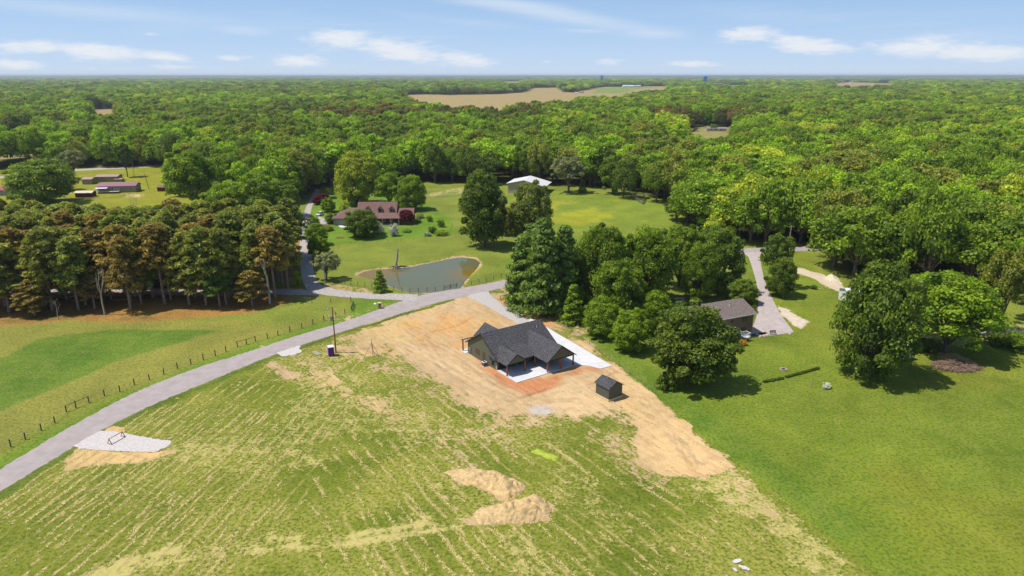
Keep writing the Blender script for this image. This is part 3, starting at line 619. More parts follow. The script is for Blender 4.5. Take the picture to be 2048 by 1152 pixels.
sheet('brick_house_parking', pp([(1511, 640), (1569, 640), (1588, 665), (1545, 672), (1525, 671), (1496, 673), (1505, 655)]), .10, OLDC, thick=.14)
sheet('gravel_pad', pp([(147, 892), (197, 863), (222, 862), (262, 869), (306, 877), (345, 883), (336, 893), (308, 905), (235, 903), (160, 898)]), .055, WGR, .5, .16)
sheet('gravel_entrance', pp([(552, 706), (575, 698), (598, 692), (604, 704), (585, 711), (560, 713)]), .05, WGR, .4, .3)
ribbon('gravel_driveway', pp([(925, 590), (946, 598), (973, 612), (1004, 630), (1033, 646), (1060, 664)]), pp([(975, 579), (982, 591), (996, 603), (1025, 620), (1061, 638), (1095, 657)]), .05, DGR, 60, .25)

# ------------------------------------------------------------------ new house
A = P(936, 706); HRZ = math.atan2(.576, .817)
def ysc(u): return -u
OLV = mat('olive_siding', srgb(93, 98, 82), .8, .05, 1.5, .3, pattern='stripe', pscale=(0, 0, 5.5), col2=srgb(98, 94, 72))
SHG = mat('dark_shingles', srgb(55, 52, 59), .9, .22, 1.5, .4, pattern='shingle', pscale=(3, 5, 5))
CED = mat('cedar_post', srgb(146, 84, 48), .7, .2, 5, .2)
BLK = mat('black_trim', srgb(34, 34, 34), .5, .1, 2); GLS = mat('window_glass', (.015, .02, .025), .08, .05, 1, spec=.9)
WOODF = mat('brown_window_frame', srgb(112, 66, 40), .6, .15, 5)
WHT = mat('white_paint', (.72, .73, .75), .5, .05, 2); GRYM = mat('grey_metal', srgb(150, 152, 155), .4, .1, 3, metal=.6)
H = thing('new_house', 'newly built olive house with dark shingle roof and cedar post porches on bare earth', 'house', (A[0], A[1], 0), HRZ)
D, L = 11.5, 14.9; ZE, ZR = 2.75, 6.45
m_ = MB(); m_.prism([(0, 0), (0, ZE), (-D / 2, ZR - .2), (-D, ZE), (-D, 0)], 0, L); m_.build('wall', OLV, H)
m_ = MB(); m_.gable_roof(-.4, L + .4, -D - .45, .45, ZE - .12, ZR)          # main roof
m_.slab([(4.2, -14.4, ZE - .12), (8.0, -14.4, ZE - .12), (8.0, -9.2, 4.14), (4.2, -9.2, 4.14)], .16)   # porch slope between the gables
m_.slab([(4.2, -14.4, ZE - .12), (4.2, -9.2, 4.14), (4.0, -9.2, 4.02), (4.0, -14.4, ZE - .2)], .1)
m_.gable_roof(-.42, 4.75, -15.45, -8.3, ZE - .16, 4.55, 'y')                  # small patio gable
m_.gable_roof(7.25, 14.85, -18.85, -7.0, ZE - .16, 5.42, 'y')                 # large carport gable
m_.gable_roof(3.2, 9.2, -3.5, 2.7, ZE - .14, 5.1, 'y')                        # gable at the far side
m_.slab([(-.6, 0.2, 3.35), (3.4, .2, 3.35), (3.4, 2.0, 2.65), (-.6, 2.0, 2.65)], .16)
roof = m_.build('roof', SHG, H)
# dark fascia strips
m_ = MB()
for (x0, x1, y, zr) in ((-.46, 4.79, -15.5, 4.56), (7.21, 14.89, -18.9, 5.43)):
    xm = (x0 + x1) / 2
    m_.add([(x0, y, ZE - .19), (xm, y, zr - .02), (xm, y, zr - .24), (x0, y, ZE - .42), (x0, y + .045, ZE - .19), (xm, y + .045, zr - .02), (xm, y + .045, zr - .24), (x0, y + .045, ZE - .42)], [(0, 1, 2, 3), (7, 6, 5, 4), (0, 4, 5, 1), (3, 2, 6, 7), (0, 3, 7, 4)])
    m_.build('fascia', BLK, roof); m_ = MB()
    m_.add([(x1, y, ZE - .19), (xm, y, zr - .02), (xm, y, zr - .24), (x1, y, ZE - .42), (x1, y + .045, ZE - .19), (xm, y + .045, zr - .02), (xm, y + .045, zr - .24), (x1, y + .045, ZE - .42)], [(3, 2, 1, 0), (4, 5, 6, 7), (1, 5, 4, 0), (7, 6, 2, 3), (4, 7, 3, 0)])
    m_.build('fascia', BLK, roof); m_ = MB()
for xx in (-.45, L + .405):
    for s_ in (1, -1):
        y0, y1 = (.47, -D / 2) if s_ > 0 else (-D - .47, -D / 2)
        m_.add([(xx, y0, ZE - .12), (xx, y1, ZR + .01), (xx, y1, ZR - .22), (xx, y0, ZE - .36), (xx + .045, y0, ZE - .12), (xx + .045, y1, ZR + .01), (xx + .045, y1, ZR - .22), (xx + .045, y0, ZE - .36)], [(0, 1, 2, 3), (7, 6, 5, 4), (0, 4, 5, 1), (3, 2, 6, 7), (0, 3, 7, 4)])
        m_.build('fascia', BLK, roof); m_ = MB()
m_ = MB(); m_.add([(-.2, -15.2, ZE - .1), (4.5, -15.2, ZE - .1), (2.15, -15.2, 4.3)], [(0, 1, 2)]); m_.add([(-.2, -15.1, ZE - .1), (4.5, -15.1, ZE - .1), (2.15, -15.1, 4.3)], [(2, 1, 0)])
m_.build('porch_gable', OLV, H)
m_ = MB(); m_.add([(7.5, -18.5, ZE - .1), (14.6, -18.5, ZE - .1), (11.05, -18.5, 5.12)], [(0, 1, 2)]); m_.add([(7.5, -18.4, ZE - .1), (14.6, -18.4, ZE - .1), (11.05, -18.4, 5.12)], [(2, 1, 0)])
m_.build('porch_gable', OLV, H)
m_ = MB(); m_.add([(3.5, 2.4, 2.6), (8.9, 2.4, 2.6), (6.2, 2.4, 4.8)], [(2, 1, 0)]); m_.add([(3.5, 2.3, 2.6), (8.9, 2.3, 2.6), (6.2, 2.3, 4.8)], [(0, 1, 2)]); m_.build('porch_gable', OLV, H)
m_ = MB(); m_.box(-.05, 4.6, -15.14, -14.94, 2.34, 2.62); m_.box(7.62, 14.62, -18.46, -18.26, 2.34, 2.62); m_.box(-.15, .05, -14.94, -11.5, 2.34, 2.6); m_.box(7.62, 7.82, -18.2, -11.5, 2.34, 2.6); m_.box(14.42, 14.62, -18.2, -11.5, 2.34, 2.6); m_.box(4.6, 7.62, -14.2, -14.0, 2.34, 2.55)
m_.build('porch_beam', BLK, H)
for (x, y) in ((.02, -14.98), (4.45, -14.98), (7.72, -14.0), (7.74, -18.32), (11.1, -18.32), (14.5, -18.32), (-.3, 1.6), (3.4, 2.2), (8.9, 2.2)):
    m_ = MB(); m_.box(x - .12, x + .12, y - .12, y + .12, .02, 2.6); m_.box(x - .17, x + .17, y - .17, y + .17, .02, .5) if y < -18 and x > 14 else None
    m_.build('post', CED, H)
m_ = MB(); m_.slab([(-.15, -D, .13), (-.15, -18.6, .13), (14.9, -18.6, .13), (14.9, -D, .13)][::-1], .35); m_.build('patio', CONC, H)
m_ = MB(); m_.slab([(-.6, 2.1, .12), (-.6, .02, .12), (9.2, .02, .12), (9.2, 2.1, .12)], .3); m_.build('front_porch_slab', CONC, H)
# openings: left gable wall faces -x ; rear wall faces -y
def win_x(parent, yc, zc, w_, h_, frame, x=-0.0, split=False, d=.05):
    m_ = MB()
    for (a, b, c, e) in ((yc - w_ / 2, yc + w_ / 2, zc + h_ / 2 - .09, zc + h_ / 2), (yc - w_ / 2, yc + w_ / 2, zc - h_ / 2, zc - h_ / 2 + .09), (yc - w_ / 2, yc - w_ / 2 + .09, zc - h_ / 2 + .09, zc + h_ / 2 - .09), (yc + w_ / 2 - .09, yc + w_ / 2, zc - h_ / 2 + .09, zc + h_ / 2 - .09)):
        m_.box(x - d, x + .02, a, b, c, e)
    if split: m_.box(x - d, x + .02, yc - .06, yc + .06, zc - h_ / 2 + .09, zc + h_ / 2 - .09)
    f = m_.build('window', frame, parent); MB().box(x - d * .5, x + .015, yc - w_ / 2 + .09, yc + w_ / 2 - .09, zc - h_ / 2 + .09, zc + h_ / 2 - .09).build('pane', GLS, f); return f
def win_y(parent, xc, zc, w_, h_, frame, y=0.0, split=False, d=.05, name='window', pane=None):
    s = -1
    m_ = MB(); y0, y1 = y - d, y + .02
    for (a, b, c, e) in ((xc - w_ / 2, xc + w_ / 2, zc + h_ / 2 - .09, zc + h_ / 2), (xc - w_ / 2, xc + w_ / 2, zc - h_ / 2, zc - h_ / 2 + .09), (xc - w_ / 2, xc - w_ / 2 + .09, zc - h_ / 2 + .09, zc + h_ / 2 - .09), (xc + w_ / 2 - .09, xc + w_ / 2, zc - h_ / 2 + .09, zc + h_ / 2 - .09)):
        m_.box(a, b, y0, y1, c, e)
    if split: m_.box(xc - .06, xc + .06, y0, y1, zc - h_ / 2 + .09, zc + h_ / 2 - .09)
    f = m_.build(name, frame, parent); MB().box(xc - w_ / 2 + .09, xc + w_ / 2 - .09, y - d * .5, y + .015, zc - h_ / 2 + .09, zc + h_ / 2 - .09).build('pane', pane or GLS, f); return f
WF2 = mat('brown_panel', srgb(128, 82, 56), .6, .15, 4)
win_x(H, -4.0, 1.75, 1.5, 1.3, WOODF, split=True); win_x(H, -6.5, 1.45, .95, 1.9, WOODF); f = win_x(H, -9.9, 1.5, 1.0, 1.6, BLK)
for xc, w_, h_ in ((1.2, 1.8, 2.1), (3.6, 1.8, 2.1), (6.0, 1.6, 2.1), (9.5, 1.0, 2.1), (12.5, 3.6, 2.2)):
    win_y(H, xc, .15 + h_ / 2, w_, h_, BLK, y=-D, name='door' if xc in (1.2, 9.5, 12.5) else 'window', split=xc != 9.5)
MB().box(-.22, -.01, -1.35, -1.0, .9, 1.7).build('meter_box', GRYM, H); MB().tube([(-.08, -1.2, 1.7), (-.08, -1.2, 4.0)], .035).build('conduit', GRYM, H)
MB().box(-.06, -.01, -11.25, -11.1, .1, .9).build('downpipe', WHT, H)
MB().tube([(13.1, -7.5, 4.8), (13.1, -7.5, 5.9)], .05).build('vent_pipe', WHT, H)
# air conditioner, own thing
def W2(x, y, z=0): 
    v = Matrix.Rotation(HRZ, 3, 'Z') @ Vector((x, y, z)); return (A[0] + v.x, A[1] + v.y, z)
ac = thing('air_conditioner', 'grey outdoor air conditioner unit beside the olive house wall', 'air conditioner', W2(-.85, -7.9), HRZ)
FIN = mat('fin_metal', srgb(92, 94, 98), .5, .2, 8, pattern='stripe', pscale=(8, 8, 0), metal=.3)
MB().box(-.42, .42, -.42, .42, .1, .88).build('casing', FIN, ac); MB().box(-.5, .5, -.5, .5, 0, .095).build('base_pad', CONC, ac)
MB().box(-.44, .44, -.44, .44, .885, .95).build('lid', WHT, ac); MB().tube([(0, 0, .95), (0, 0, .965)], .34, 14).build('fan_grille', BLK, ac)
# concrete driveway sheet
sheet('concrete_driveway', [(*W2(14.93, -18.6)[:2],), P(1176, 732), P(1202, 738), P(1224, 732), P(1093, 655), P(1061, 637.5), W2(14.93, 2.2)[:2]], .11, CONC, 3, thick=.3)

# shed
SRZ = HRZ; S0 = P(1191.1, 789.2)
S = thing('garden_shed', 'small grey-olive shed with black shingle roof standing on pale skids', 'shed', (S0[0], S0[1], 0), SRZ)
SID = mat('shed_siding', srgb(88, 90, 80), .8, .05, 1.5, .3, pattern='stripe', pscale=(0, 0, 6), col2=srgb(66, 68, 60))
SKD = mat('skid_timber', srgb(206, 186, 142), .8, .12, 4)
MB().prism([(0, .38), (0, 2.62), (1.7, 3.45), (3.4, 2.62), (3.4, .38)], -3.55, 0, 'y').build('wall', SID, S)
MB().gable_roof(-.22, 3.62, -3.8, .25, 2.6, 3.68, 'y', .12).build('roof', SHG, S)
m_ = MB(); m_.box(-.16, 3.56, -3.71, .16, .03, .36); m_.build('skid_base', SKD, S)
for (x, y) in ((-.015, -3.57), (3.31, -3.57)): MB().box(x, x + .11, y, y + .1, .385, 2.6).build('corner_trim', OLV, S)

# portable toilet
PUR = mat('purple_plastic', srgb(82, 30, 128), .45, .08, 3, spec=.4); PWH = mat('white_plastic', (.75, .75, .78), .4, .04, 3)
T = thing('portable_toilet', 'purple portable toilet with white roof at the foot of the brown utility pole', 'portable toilet', loc(662.5, 711), R(25))
MB().box(-.58, .58, -.58, .58, 0, 2.05).build('cabin', PUR, T)
m_ = MB(); m_.prism([(-.62, 2.055), (-.62, 2.15), (-.35, 2.32), (.35, 2.32), (.62, 2.15), (.62, 2.055)], -.62, .62); m_.build('roof', PWH, T)
d_ = MB().box(-.42, .42, -.63, -.585, .12, 1.9).build('door', PUR, T); MB().box(.28, .36, -.66, -.635, .95, 1.15).build('handle', BLK, d_)
MB().box(.585, .61, -.35, .35, 1.55, 1.85).build('vent', BLK, T)
# pallet lying near it
B_ = thing('timber_pallet', 'weathered timber pallet lying in the straw left of the purple toilet', 'pallet', loc(633, 707), R(-45))
PAL = mat('weathered_wood', srgb(176, 164, 148), .9, .2, 6)
m_ = MB()
for k in range(5): m_.box(-1.3, 1.3, -.5 + k * .22, -.36 + k * .22, .12, .15)
m_.build('deck_board', PAL, B_); MB().box(-1.25, -1.1, -.5, .52, .04, .117).box(1.1, 1.25, -.5, .52, .04, .117).box(-.08, .08, -.5, .52, .04, .117).build('bearer', PAL, B_)
# tripod
q = loc(745, 712); TP = thing('tripod_stand', 'thin grey tripod frame standing in the green patch right of the purple toilet', 'tripod', q)
ap = (0, 0, 3.0); TPM = mat('tripod_pole', srgb(150, 146, 136), .7, .2, 5)
for (a, b) in ((-1.7, -.9), (1.9, -.8), (.1, 1.2)): MB().tube([(a, b, 0), (ap[0] + .02 * a, .02 * b, ap[2])], .06, 6).build('leg', TPM, TP)
MB().tube([(.05, -.1, .3), (0, 0, 3.9)], .05, 6).build('mast', CED, TP)
MB().tube([(-.95, -.5, 1.3), (.55, -.38, 1.0)], .03, 5).tube([(-1.3, -.7, .7), (.2, 1.0, .7)], .03, 5).build('brace', TPM, TP)
# brick mailbox
MBX = mat('brick_pillar', srgb(150, 118, 90), .9, .1, 3, pattern='brick', col2=srgb(176, 148, 118))
q = loc(759.5, 617); K = thing('brick_mailbox', 'square brick mailbox pillar on the grass point where the roads meet', 'mailbox', q, R(20))
MB().box(-.38, .38, -.38, .38, 0, 1.5).build('pillar', MBX, K); MB().box(-.46, .46, -.46, .46, 1.503, 1.62).build('cap', SKD, K); MB().box(-.12, .16, -.42, -.383, 1.0, 1.3).build('mail_slot', BLK, K)
q = loc(750.5, 608); o = MB().dome((0, 0, 0), .45, .3, 9, 4).build('white_stone', WHT, None); o.location = q; tag(o, 'small white stone on the grass beside the brick mailbox', 'stone')
# bar frame on the gravel pad
STL = mat('rusty_steel', srgb(96, 76, 64), .7, .25, 6, metal=.3)
a = Vector(loc(221, 889)); b = Vector(loc(247.5, 874)); dv = b - a; q = (a + b) / 2; ln = dv.length
K = thing('steel_rail_frame', 'rusty steel rail frame on end trestles standing on the white gravel pad', 'frame', q, math.atan2(dv.y, dv.x))
MB().tube([(-ln / 2, .15, .98), (ln / 2, .15, .98)], .05, 7).build('top_rail', STL, K); MB().tube([(-ln / 2, -.35, .1), (ln / 2, -.35, .1)], .045, 7).build('bottom_rail', STL, K)
for s_ in (-1, 1):
    x = s_ * ln / 2; MB().tube([(x, -.35, .06), (x, .15, 1.0)], .06, 6).tube([(x, .15, 1.0), (x, .6, .06)], .05, 6).tube([(x, -.4, .06), (x, .65, .06)], .05, 6).build('end_trestle', STL, K)

# dirt piles
def mound(name, poly_px, h, label, cat, m, lump=.5, seed=1, step=.2, peak=None):
    poly = pp(poly_px); xs_ = [p[0] for p in poly]; ys_ = [p[1] for p in poly]; x0, y0 = sum(xs_) / len(xs_), sum(ys_) / len(ys_)
    X1 = np.arange(min(xs_) - 1, max(xs_) + 1, step); Y1 = np.arange(min(ys_) - 1, max(ys_) + 1, step); a, b = np.meshgrid(X1, Y1)
    wv = fbm(a, b, 1.6, seed) * .8
    dd = sdf(a.ravel(), b.ravel(), poly).reshape(a.shape) + wv
    prof = np.tanh(np.maximum(dd, 0) / 1.8)
    if peak is not None:
        pk = np.clip(1.15 - np.hypot(a - P(*peak)[0], b - P(*peak)[1]) / (max(xs_) - min(xs_)) * 1.25, .12, 1); prof = prof * pk
    else: pk = 1
    rough = np.abs(fbm(a, b, 1.5, seed + 4, 2)) * lump * 1.3 + np.abs(fbm(a, b, .8, seed + 9, 1)) * lump * .8
    z = h * prof + rough * np.tanh(np.maximum(dd, 0)) * pk - .03 * 0 + np.where(dd <= 0, -.15, .02)
    ny_, nx_ = a.shape; i_ = (np.arange(ny_ - 1)[:, None] * nx_ + np.arange(nx_ - 1)[None]).ravel(); qd = np.stack([i_, i_ + 1, i_ + nx_ + 1, i_ + nx_], 1)
    keep = (dd.ravel()[qd].max(1) > -.2); qd = qd[keep]
    me_ = bpy.data.meshes.new(name); me_.from_pydata(np.stack([a.ravel() - x0, b.ravel() - y0, z.ravel()], 1).tolist(), [], qd.tolist())
    import bmesh
    bb_ = bmesh.new(); bb_.from_mesh(me_); bmesh.ops.delete(bb_, geom=[v for v in bb_.verts if not v.link_faces], context='VERTS'); bb_.to_mesh(me_); bb_.free()
    me_.materials.append(m); o = bpy.data.objects.new(name, me_); COL.objects.link(o); o.location = (x0, y0, 0); return tag(o, label, cat)
DPM = mat('spoil_earth', srgb(192, 164, 116), .95, .22, 2.0, .9)
mound('dirt_pile', [(890, 945), (925, 938), (962, 937), (1000, 945), (1035, 960), (1047, 975), (1038, 995), (1015, 1000), (990, 992), (960, 975), (915, 962)], .75, 'lumpy heap of tan spoil in the field, farther of the two', 'dirt pile', DPM, .95, 2, peak=(1005, 972))
mound('dirt_pile', [(945, 1025), (985, 1012), (1030, 1000), (1065, 993), (1095, 1000), (1108, 1018), (1100, 1038), (1060, 1048), (1000, 1050), (955, 1050)], .95, 'lumpy heap of tan spoil in the field, nearer of the two', 'dirt pile', DPM, 1.1, 5, peak=(1065, 1022))
mound('gravel_pile', [(1646, 556), (1662, 549), (1678, 557), (1683, 566), (1660, 565)], 1.3, 'pale gravel heap at the end of the track left of the wood', 'gravel pile', mat('pile_gravel', srgb(200, 186, 160), .95, .15, 3, .6), .2, 7)
mound('straw_heap', [(1958, 608), (1975, 598), (1992, 606), (1985, 618), (1965, 618)], 1.5, 'golden straw heap behind the trees at the right edge', 'straw heap', mat('straw', srgb(206, 172, 100), .95, .2, 3, .6), .4, 8)
mound('seeded_mound', [(1064, 904), (1074, 898), (1115, 914), (1107, 920)], .35, 'low oblong yellow-green mound of seeded earth in the field', 'mound', mat('seed_mound', srgb(160, 172, 62), .95, .25, 4, .6), .12, 9)
# brush pile
q = Vector(loc(1912, 735)); K = thing('brush_pile', 'wide heap of cut branches on the lawn before the right hand trees', 'brush pile', q)
STK = mat('brush_stick', srgb(128, 106, 90), .9, .35, 2); m_ = MB(); random.seed(3)
for k in range(420):
    r_ = random.random() ** .6; an = random.uniform(0, 6.283); x = r_ * 4.8 * math.cos(an); y = r_ * 2.6 * math.sin(an); z = 1.3 * (1 - r_ ** 2) * random.uniform(.3, 1.1) + .05
    a = random.uniform(0, 3.14); l_ = random.uniform(.5, 1.5); dz = random.uniform(-.25, .25)
    m_.tube([(x - math.cos(a) * l_, y - math.sin(a) * l_ * .7, max(.03, z - dz)), (x, y, z + .08), (x + math.cos(a) * l_, y + math.sin(a) * l_ * .7, max(.03, z + dz))], random.uniform(.03, .07), 4, False)
m_.build('branch_heap', STK, K); MB().dome((0, 0, 0), 4.6, .9, 18, 5).build('debris_core', mat('brush_core', srgb(118, 96, 80), .95, .4, 3, 1.0), K); K.children[1].scale = (1, .56, 1)
# pale torn sheets bottom
for k, (px, py, a, sx, sy) in enumerate(((1473, 1124, .3, .62, .33), (1488, 1137, -.7, .8, .34), (1470, 1141, -.9, .38, .2))):
    q = loc(px, py); m_ = MB(); n = 12; ring = [(sx * math.cos(2 * math.pi * i / n) * random.uniform(.75, 1.15), sy * math.sin(2 * math.pi * i / n) * random.uniform(.7, 1.2), .16 + random.uniform(-.05, .07)) for i in range(n)]
    m_.slab(ring, .13); o = m_.build('concrete_rubble', mat('rubble', srgb(198, 192, 190), .8, .12, 4, .4)); o.location = q; o.rotation_euler = (0, 0, a)
    tag(o, ['white broken slab in the bottom grass, farthest of three', 'longest white broken slab in the bottom grass', 'smallest white broken slab in the bottom grass'][k], 'rubble')

# ------------------------------------------------------------------ fences
PST = mat('fence_post', srgb(86, 74, 62), .9, .25, 4); WIRE = mat('fence_wire', srgb(120, 116, 100), .6, .1, 3, metal=.4)
def interp_line(pts, step):
    out = []; rem = 0
    for a, b in zip(pts[:-1], pts[1:]):
        a, b = Vector(a), Vector(b); Ln = (b - a).length; t_ = rem
        while t_ < Ln: out.append(a + (b - a) * t_ / Ln); t_ += step
        rem = t_ - Ln
    out.append(Vector(pts[-1])); return out
def fence(name, pts, step, label, h=1.35, r=.07, wires=(.25, .55, .85, 1.15), m=PST, wr=.013, braces=()):
    P_ = interp_line(pts, step) if step else [Vector(p) for p in pts]; base = P_[0]; K = thing(name, label, 'fence', (base.x, base.y, 0))
    for i, p in enumerate(P_):
        hh = h * random.uniform(.94, 1.05); dx, dy = p.x - base.x, p.y - base.y
        MB().tube([(dx, dy, 0), (dx + random.uniform(-.03, .03), dy + random.uniform(-.03, .03), hh)], r, 6).build('post', m, K)
    m_ = MB()
    for a, b in zip(P_[:-1], P_[1:]):
        for z in wires: m_.tube([(a.x - base.x, a.y - base.y, z * h), (b.x - base.x, b.y - base.y, z * h)], wr, 4, False)
    if wires: m_.build('wire', WIRE, K)
    for i in braces:
        m_ = MB()
        if i + 1 < len(P_):
            a, b = P_[i], P_[i + 1]; m_.tube([(a.x - base.x, a.y - base.y, h * .9), (b.x - base.x, b.y - base.y, h * .9)], .04, 5)
            m_.build('brace_rail', m, K)
    return K
fence('field_fence', pp([(-60, 925), (22, 894), (51, 879), (83, 861), (110, 846), (133, 824), (152, 816), (178, 805), (209, 792), (240, 784), (269, 770), (299, 760), (328, 749), (355, 737), (382, 729), (407, 720), (431, 712), (452, 703), (475, 694), (493, 689), (511, 683), (535, 677), (556, 671), (580, 664), (604, 657), (626, 649), (648, 641), (672, 634), (690, 628), (704, 622), (707, 612), (702, 604)]), None, 'long wire fence with dark wooden posts along the left side of the road', r=.1, braces=(5, 6, 18, 19))
fence('paddock_fence', pp([(702, 604), (660, 606), (637, 608), (600, 604), (560, 600)]), 5.2, 'short wire fence running from the road bend to the tall pines')
fence('pond_fence', pp([(650, 560), (676, 566), (690, 568), (702, 570), (716, 572), (730, 574), (744, 576), (773, 578), (788, 581), (804, 583), (820, 585), (837, 584.5), (854, 583), (871, 582.5), (888, 580), (901, 577), (914, 575), (928, 573), (943, 570), (958, 566), (973, 563), (987, 559), (1003, 556)]), None, 'wire fence with slim posts between the pond and the gravel lane', 1.35, .075, braces=())
fence('lot_line_fence', pp([(1110, 640), (1180, 690), (1210, 712), (1250, 742), (1282, 766), (1310, 790)]), 4.4, 'thin wire fence on the lot line left of the big maple', 1.1, .035, m=mat('steel_post', srgb(84, 96, 76), .6, .1, 3))
fence('yard_fence', pp([(650, 494), (700, 490), (760, 486), (820, 482), (870, 478), (898, 470), (905, 452)]), 4.5, 'thin fence along the near edge of the cape house garden', 1.1, .035, wires=(.5, .95))
WR = mat('white_rail', (.62, .62, .60), .6, .08, 3)
fence('white_rail_fence', pp([(850, 397), (880, 395), (905, 393), (922, 390)]), 3.0, 'white rail fence along the far track behind the cape house', 1.2, .07, wires=(.5, .95), m=WR, wr=.07).children[-1].data.materials[0] = WR
fence('garden_rail', pp([(186, 397), (205, 398), (238, 397), (250, 392)]), 3.2, 'low pale rail fence in front of the purple roofed mobile home', 1.1, .06, wires=(.45, .95), m=PAL, wr=.05)
cor = fence('corral', pp([(1262, 398), (1270, 400), (1285, 409), (1290, 402), (1288, 394), (1262, 392), (1262, 398)]), 1.2, 'small grey panel corral at the edge of the yellow-green meadow', 1.9, .08, wires=(.2, .4, .6, .8, .98), m=GRYM, wr=.06)

# field gates
def gate(px0, px1, label):
    a, b = Vector(loc(*px0)), Vector(loc(*px1)); dv = b - a; K = thing('farm_gate', label, 'gate', a, math.atan2(dv.y, dv.x)); m_ = MB(); l_ = dv.length
    for z in (.25, .5, .75, 1.0, 1.2): m_.tube([(0, 0, z), (l_, 0, z)], .03, 5)
    for x in (0, l_ / 2, l_): m_.tube([(x, 0, .2), (x, 0, 1.22)], .04, 5)
    m_.build('panel', mat('gate_metal', srgb(78, 74, 66), .5, .1, 4, metal=.4), K)
gate((703, 622), (707, 609), 'dark tube gate at the road end of the left field fence')
gate((888, 581), (913, 576), 'tube gate in the pond fence by the water')

# ------------------------------------------------------------------ poles
def pole(px, py, h, label, r=.15, m=None, arm=0, transformer=False, lamp=False, lean=(0, 0), guys=(), name='utility_pole'):
    q = loc(px, py); K = thing(name, label, 'utility pole', q)
    MB().tube([(0, 0, 0), (lean[0] * .5, lean[1] * .5, h * .5), (lean[0], lean[1], h)], [r, r * .85, r * .7], 9).build('pole', m or BARK, K)
    if arm: MB().tube([(lean[0] - arm, lean[1], h - .5), (lean[0] + arm, lean[1], h - .5)], .07, 5).build('crossarm', PAL, K)
    if transformer: MB().tube([(lean[0] * .8 - .42, -.1, h - 3.1), (lean[0] * .8 - .42, -.1, h - 2.1)], .3, 12).build('transformer', GRYM, K)
    if lamp: MB().tube([(0, 0, h - .25), (-.7, -.1, h - .1), (-.95, -.1, h - .2)], .06, 6).dome((-.95, -.1, h - .4), .26, .22).build('lamp_bracket', GRYM, K)
    m_ = MB()
    for (gx_, gy_) in guys: m_.tube([(0, 0, h - 1.2), (gx_, gy_, 0)], .025, 4, False)
    if m_.v: m_.build('guy_wire', WIRE, K)
    return K
pole(672, 706, 10.6, 'tall brown utility pole with transformer behind the purple toilet', .16, CED, transformer=True, lamp=True, guys=())
pole(650.5, 570, 7.6, 'weathered utility pole beside the shrub left of the pond', .14, DEADWOOD, transformer=True)
pole(566, 570, 8.6, 'taller of two weathered poles at the right end of the pines', .15, DEADWOOD)
pole(570, 569, 5.2, 'shorter of two weathered poles at the right end of the pines', .13, CED)
pole(1574, 505, 9.5, 'leaning grey utility pole above the driveway entrance', .17, DEADWOOD, lean=(.5, 0), arm=1.0, guys=((4.2, 1), (2.8, -2), (-1.5, 2)))
pole(269, 354, 9, 'slim pole behind the purple roofed mobile home', .14, PAL)
pole(298.5, 379, 8.5, 'dark leaning pole between mobile home and small dark shed', .15, BARK, lean=(-1.3, 0), arm=.9)
pole(1669, 682, 2.5, 'short white post left of the big right hand maple', .12, WR, name='clothes_post')
pole(1648, 776, 0.01, 'x', .1) if False else None

# ------------------------------------------------------------------ trees
def leaves(name, c, nrm, size, aspect, shade, m):
    n = len(c); r1 = rng.normal(size=(n, 3)); t1 = np.cross(nrm, r1); t1 /= np.linalg.norm(t1, axis=1, keepdims=True) + 1e-9; t2 = np.cross(nrm, t1)
    s = size[:, None]; a = t1 * s * aspect[:, None]; b = t2 * s
    off = nrm * s * .25
    v = np.stack([c + a, c + b + off, c - a, c - b + off], 1).reshape(-1, 3)
    me_ = bpy.data.meshes.new(name); me_.vertices.add(n * 4); me_.vertices.foreach_set('co', v.ravel())
    me_.loops.add(n * 4); me_.polygons.add(n); me_.loops.foreach_set('vertex_index', np.arange(n * 4)); me_.polygons.foreach_set('loop_start', np.arange(0, n * 4, 4)); me_.update()
    attr(me_, 'leaf', np.clip(shade, 0, 1), 'FLOAT', 'FACE'); me_.materials.append(m); return me_
def unit(v): return v / (np.linalg.norm(v, axis=1, keepdims=True) + 1e-9)
def lobe_leaves(cen, rad, per, s0, asp, up=.3, jit=.65, thin=.5, flat=.75, core=.12):
    C, Nn, S, A_, SH = [], [], [], [], []
    for c, r in zip(cen, rad):
        k = int(per * rng.uniform(.85, 1.15)); d_ = unit(rng.normal(size=(k, 3))); d_[:, 2] = np.where(d_[:, 2] < -.6, -d_[:, 2] * .6, d_[:, 2]); d_ = unit(d_)
        rr = r * (1 - thin * rng.random(k) ** 2.2) * (1 + .12 * rng.normal(size=k))
        p = c + d_ * rr[:, None] * np.array([1, 1, flat]); C.append(p); Nn.append(unit(d_ + rng.normal(size=(k, 3)) * jit + np.array([0, 0, up])))
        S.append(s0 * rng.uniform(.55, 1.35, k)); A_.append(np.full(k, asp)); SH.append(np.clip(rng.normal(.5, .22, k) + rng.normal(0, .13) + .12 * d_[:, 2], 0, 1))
    return map(np.concatenate, (C, Nn, S, A_, SH))
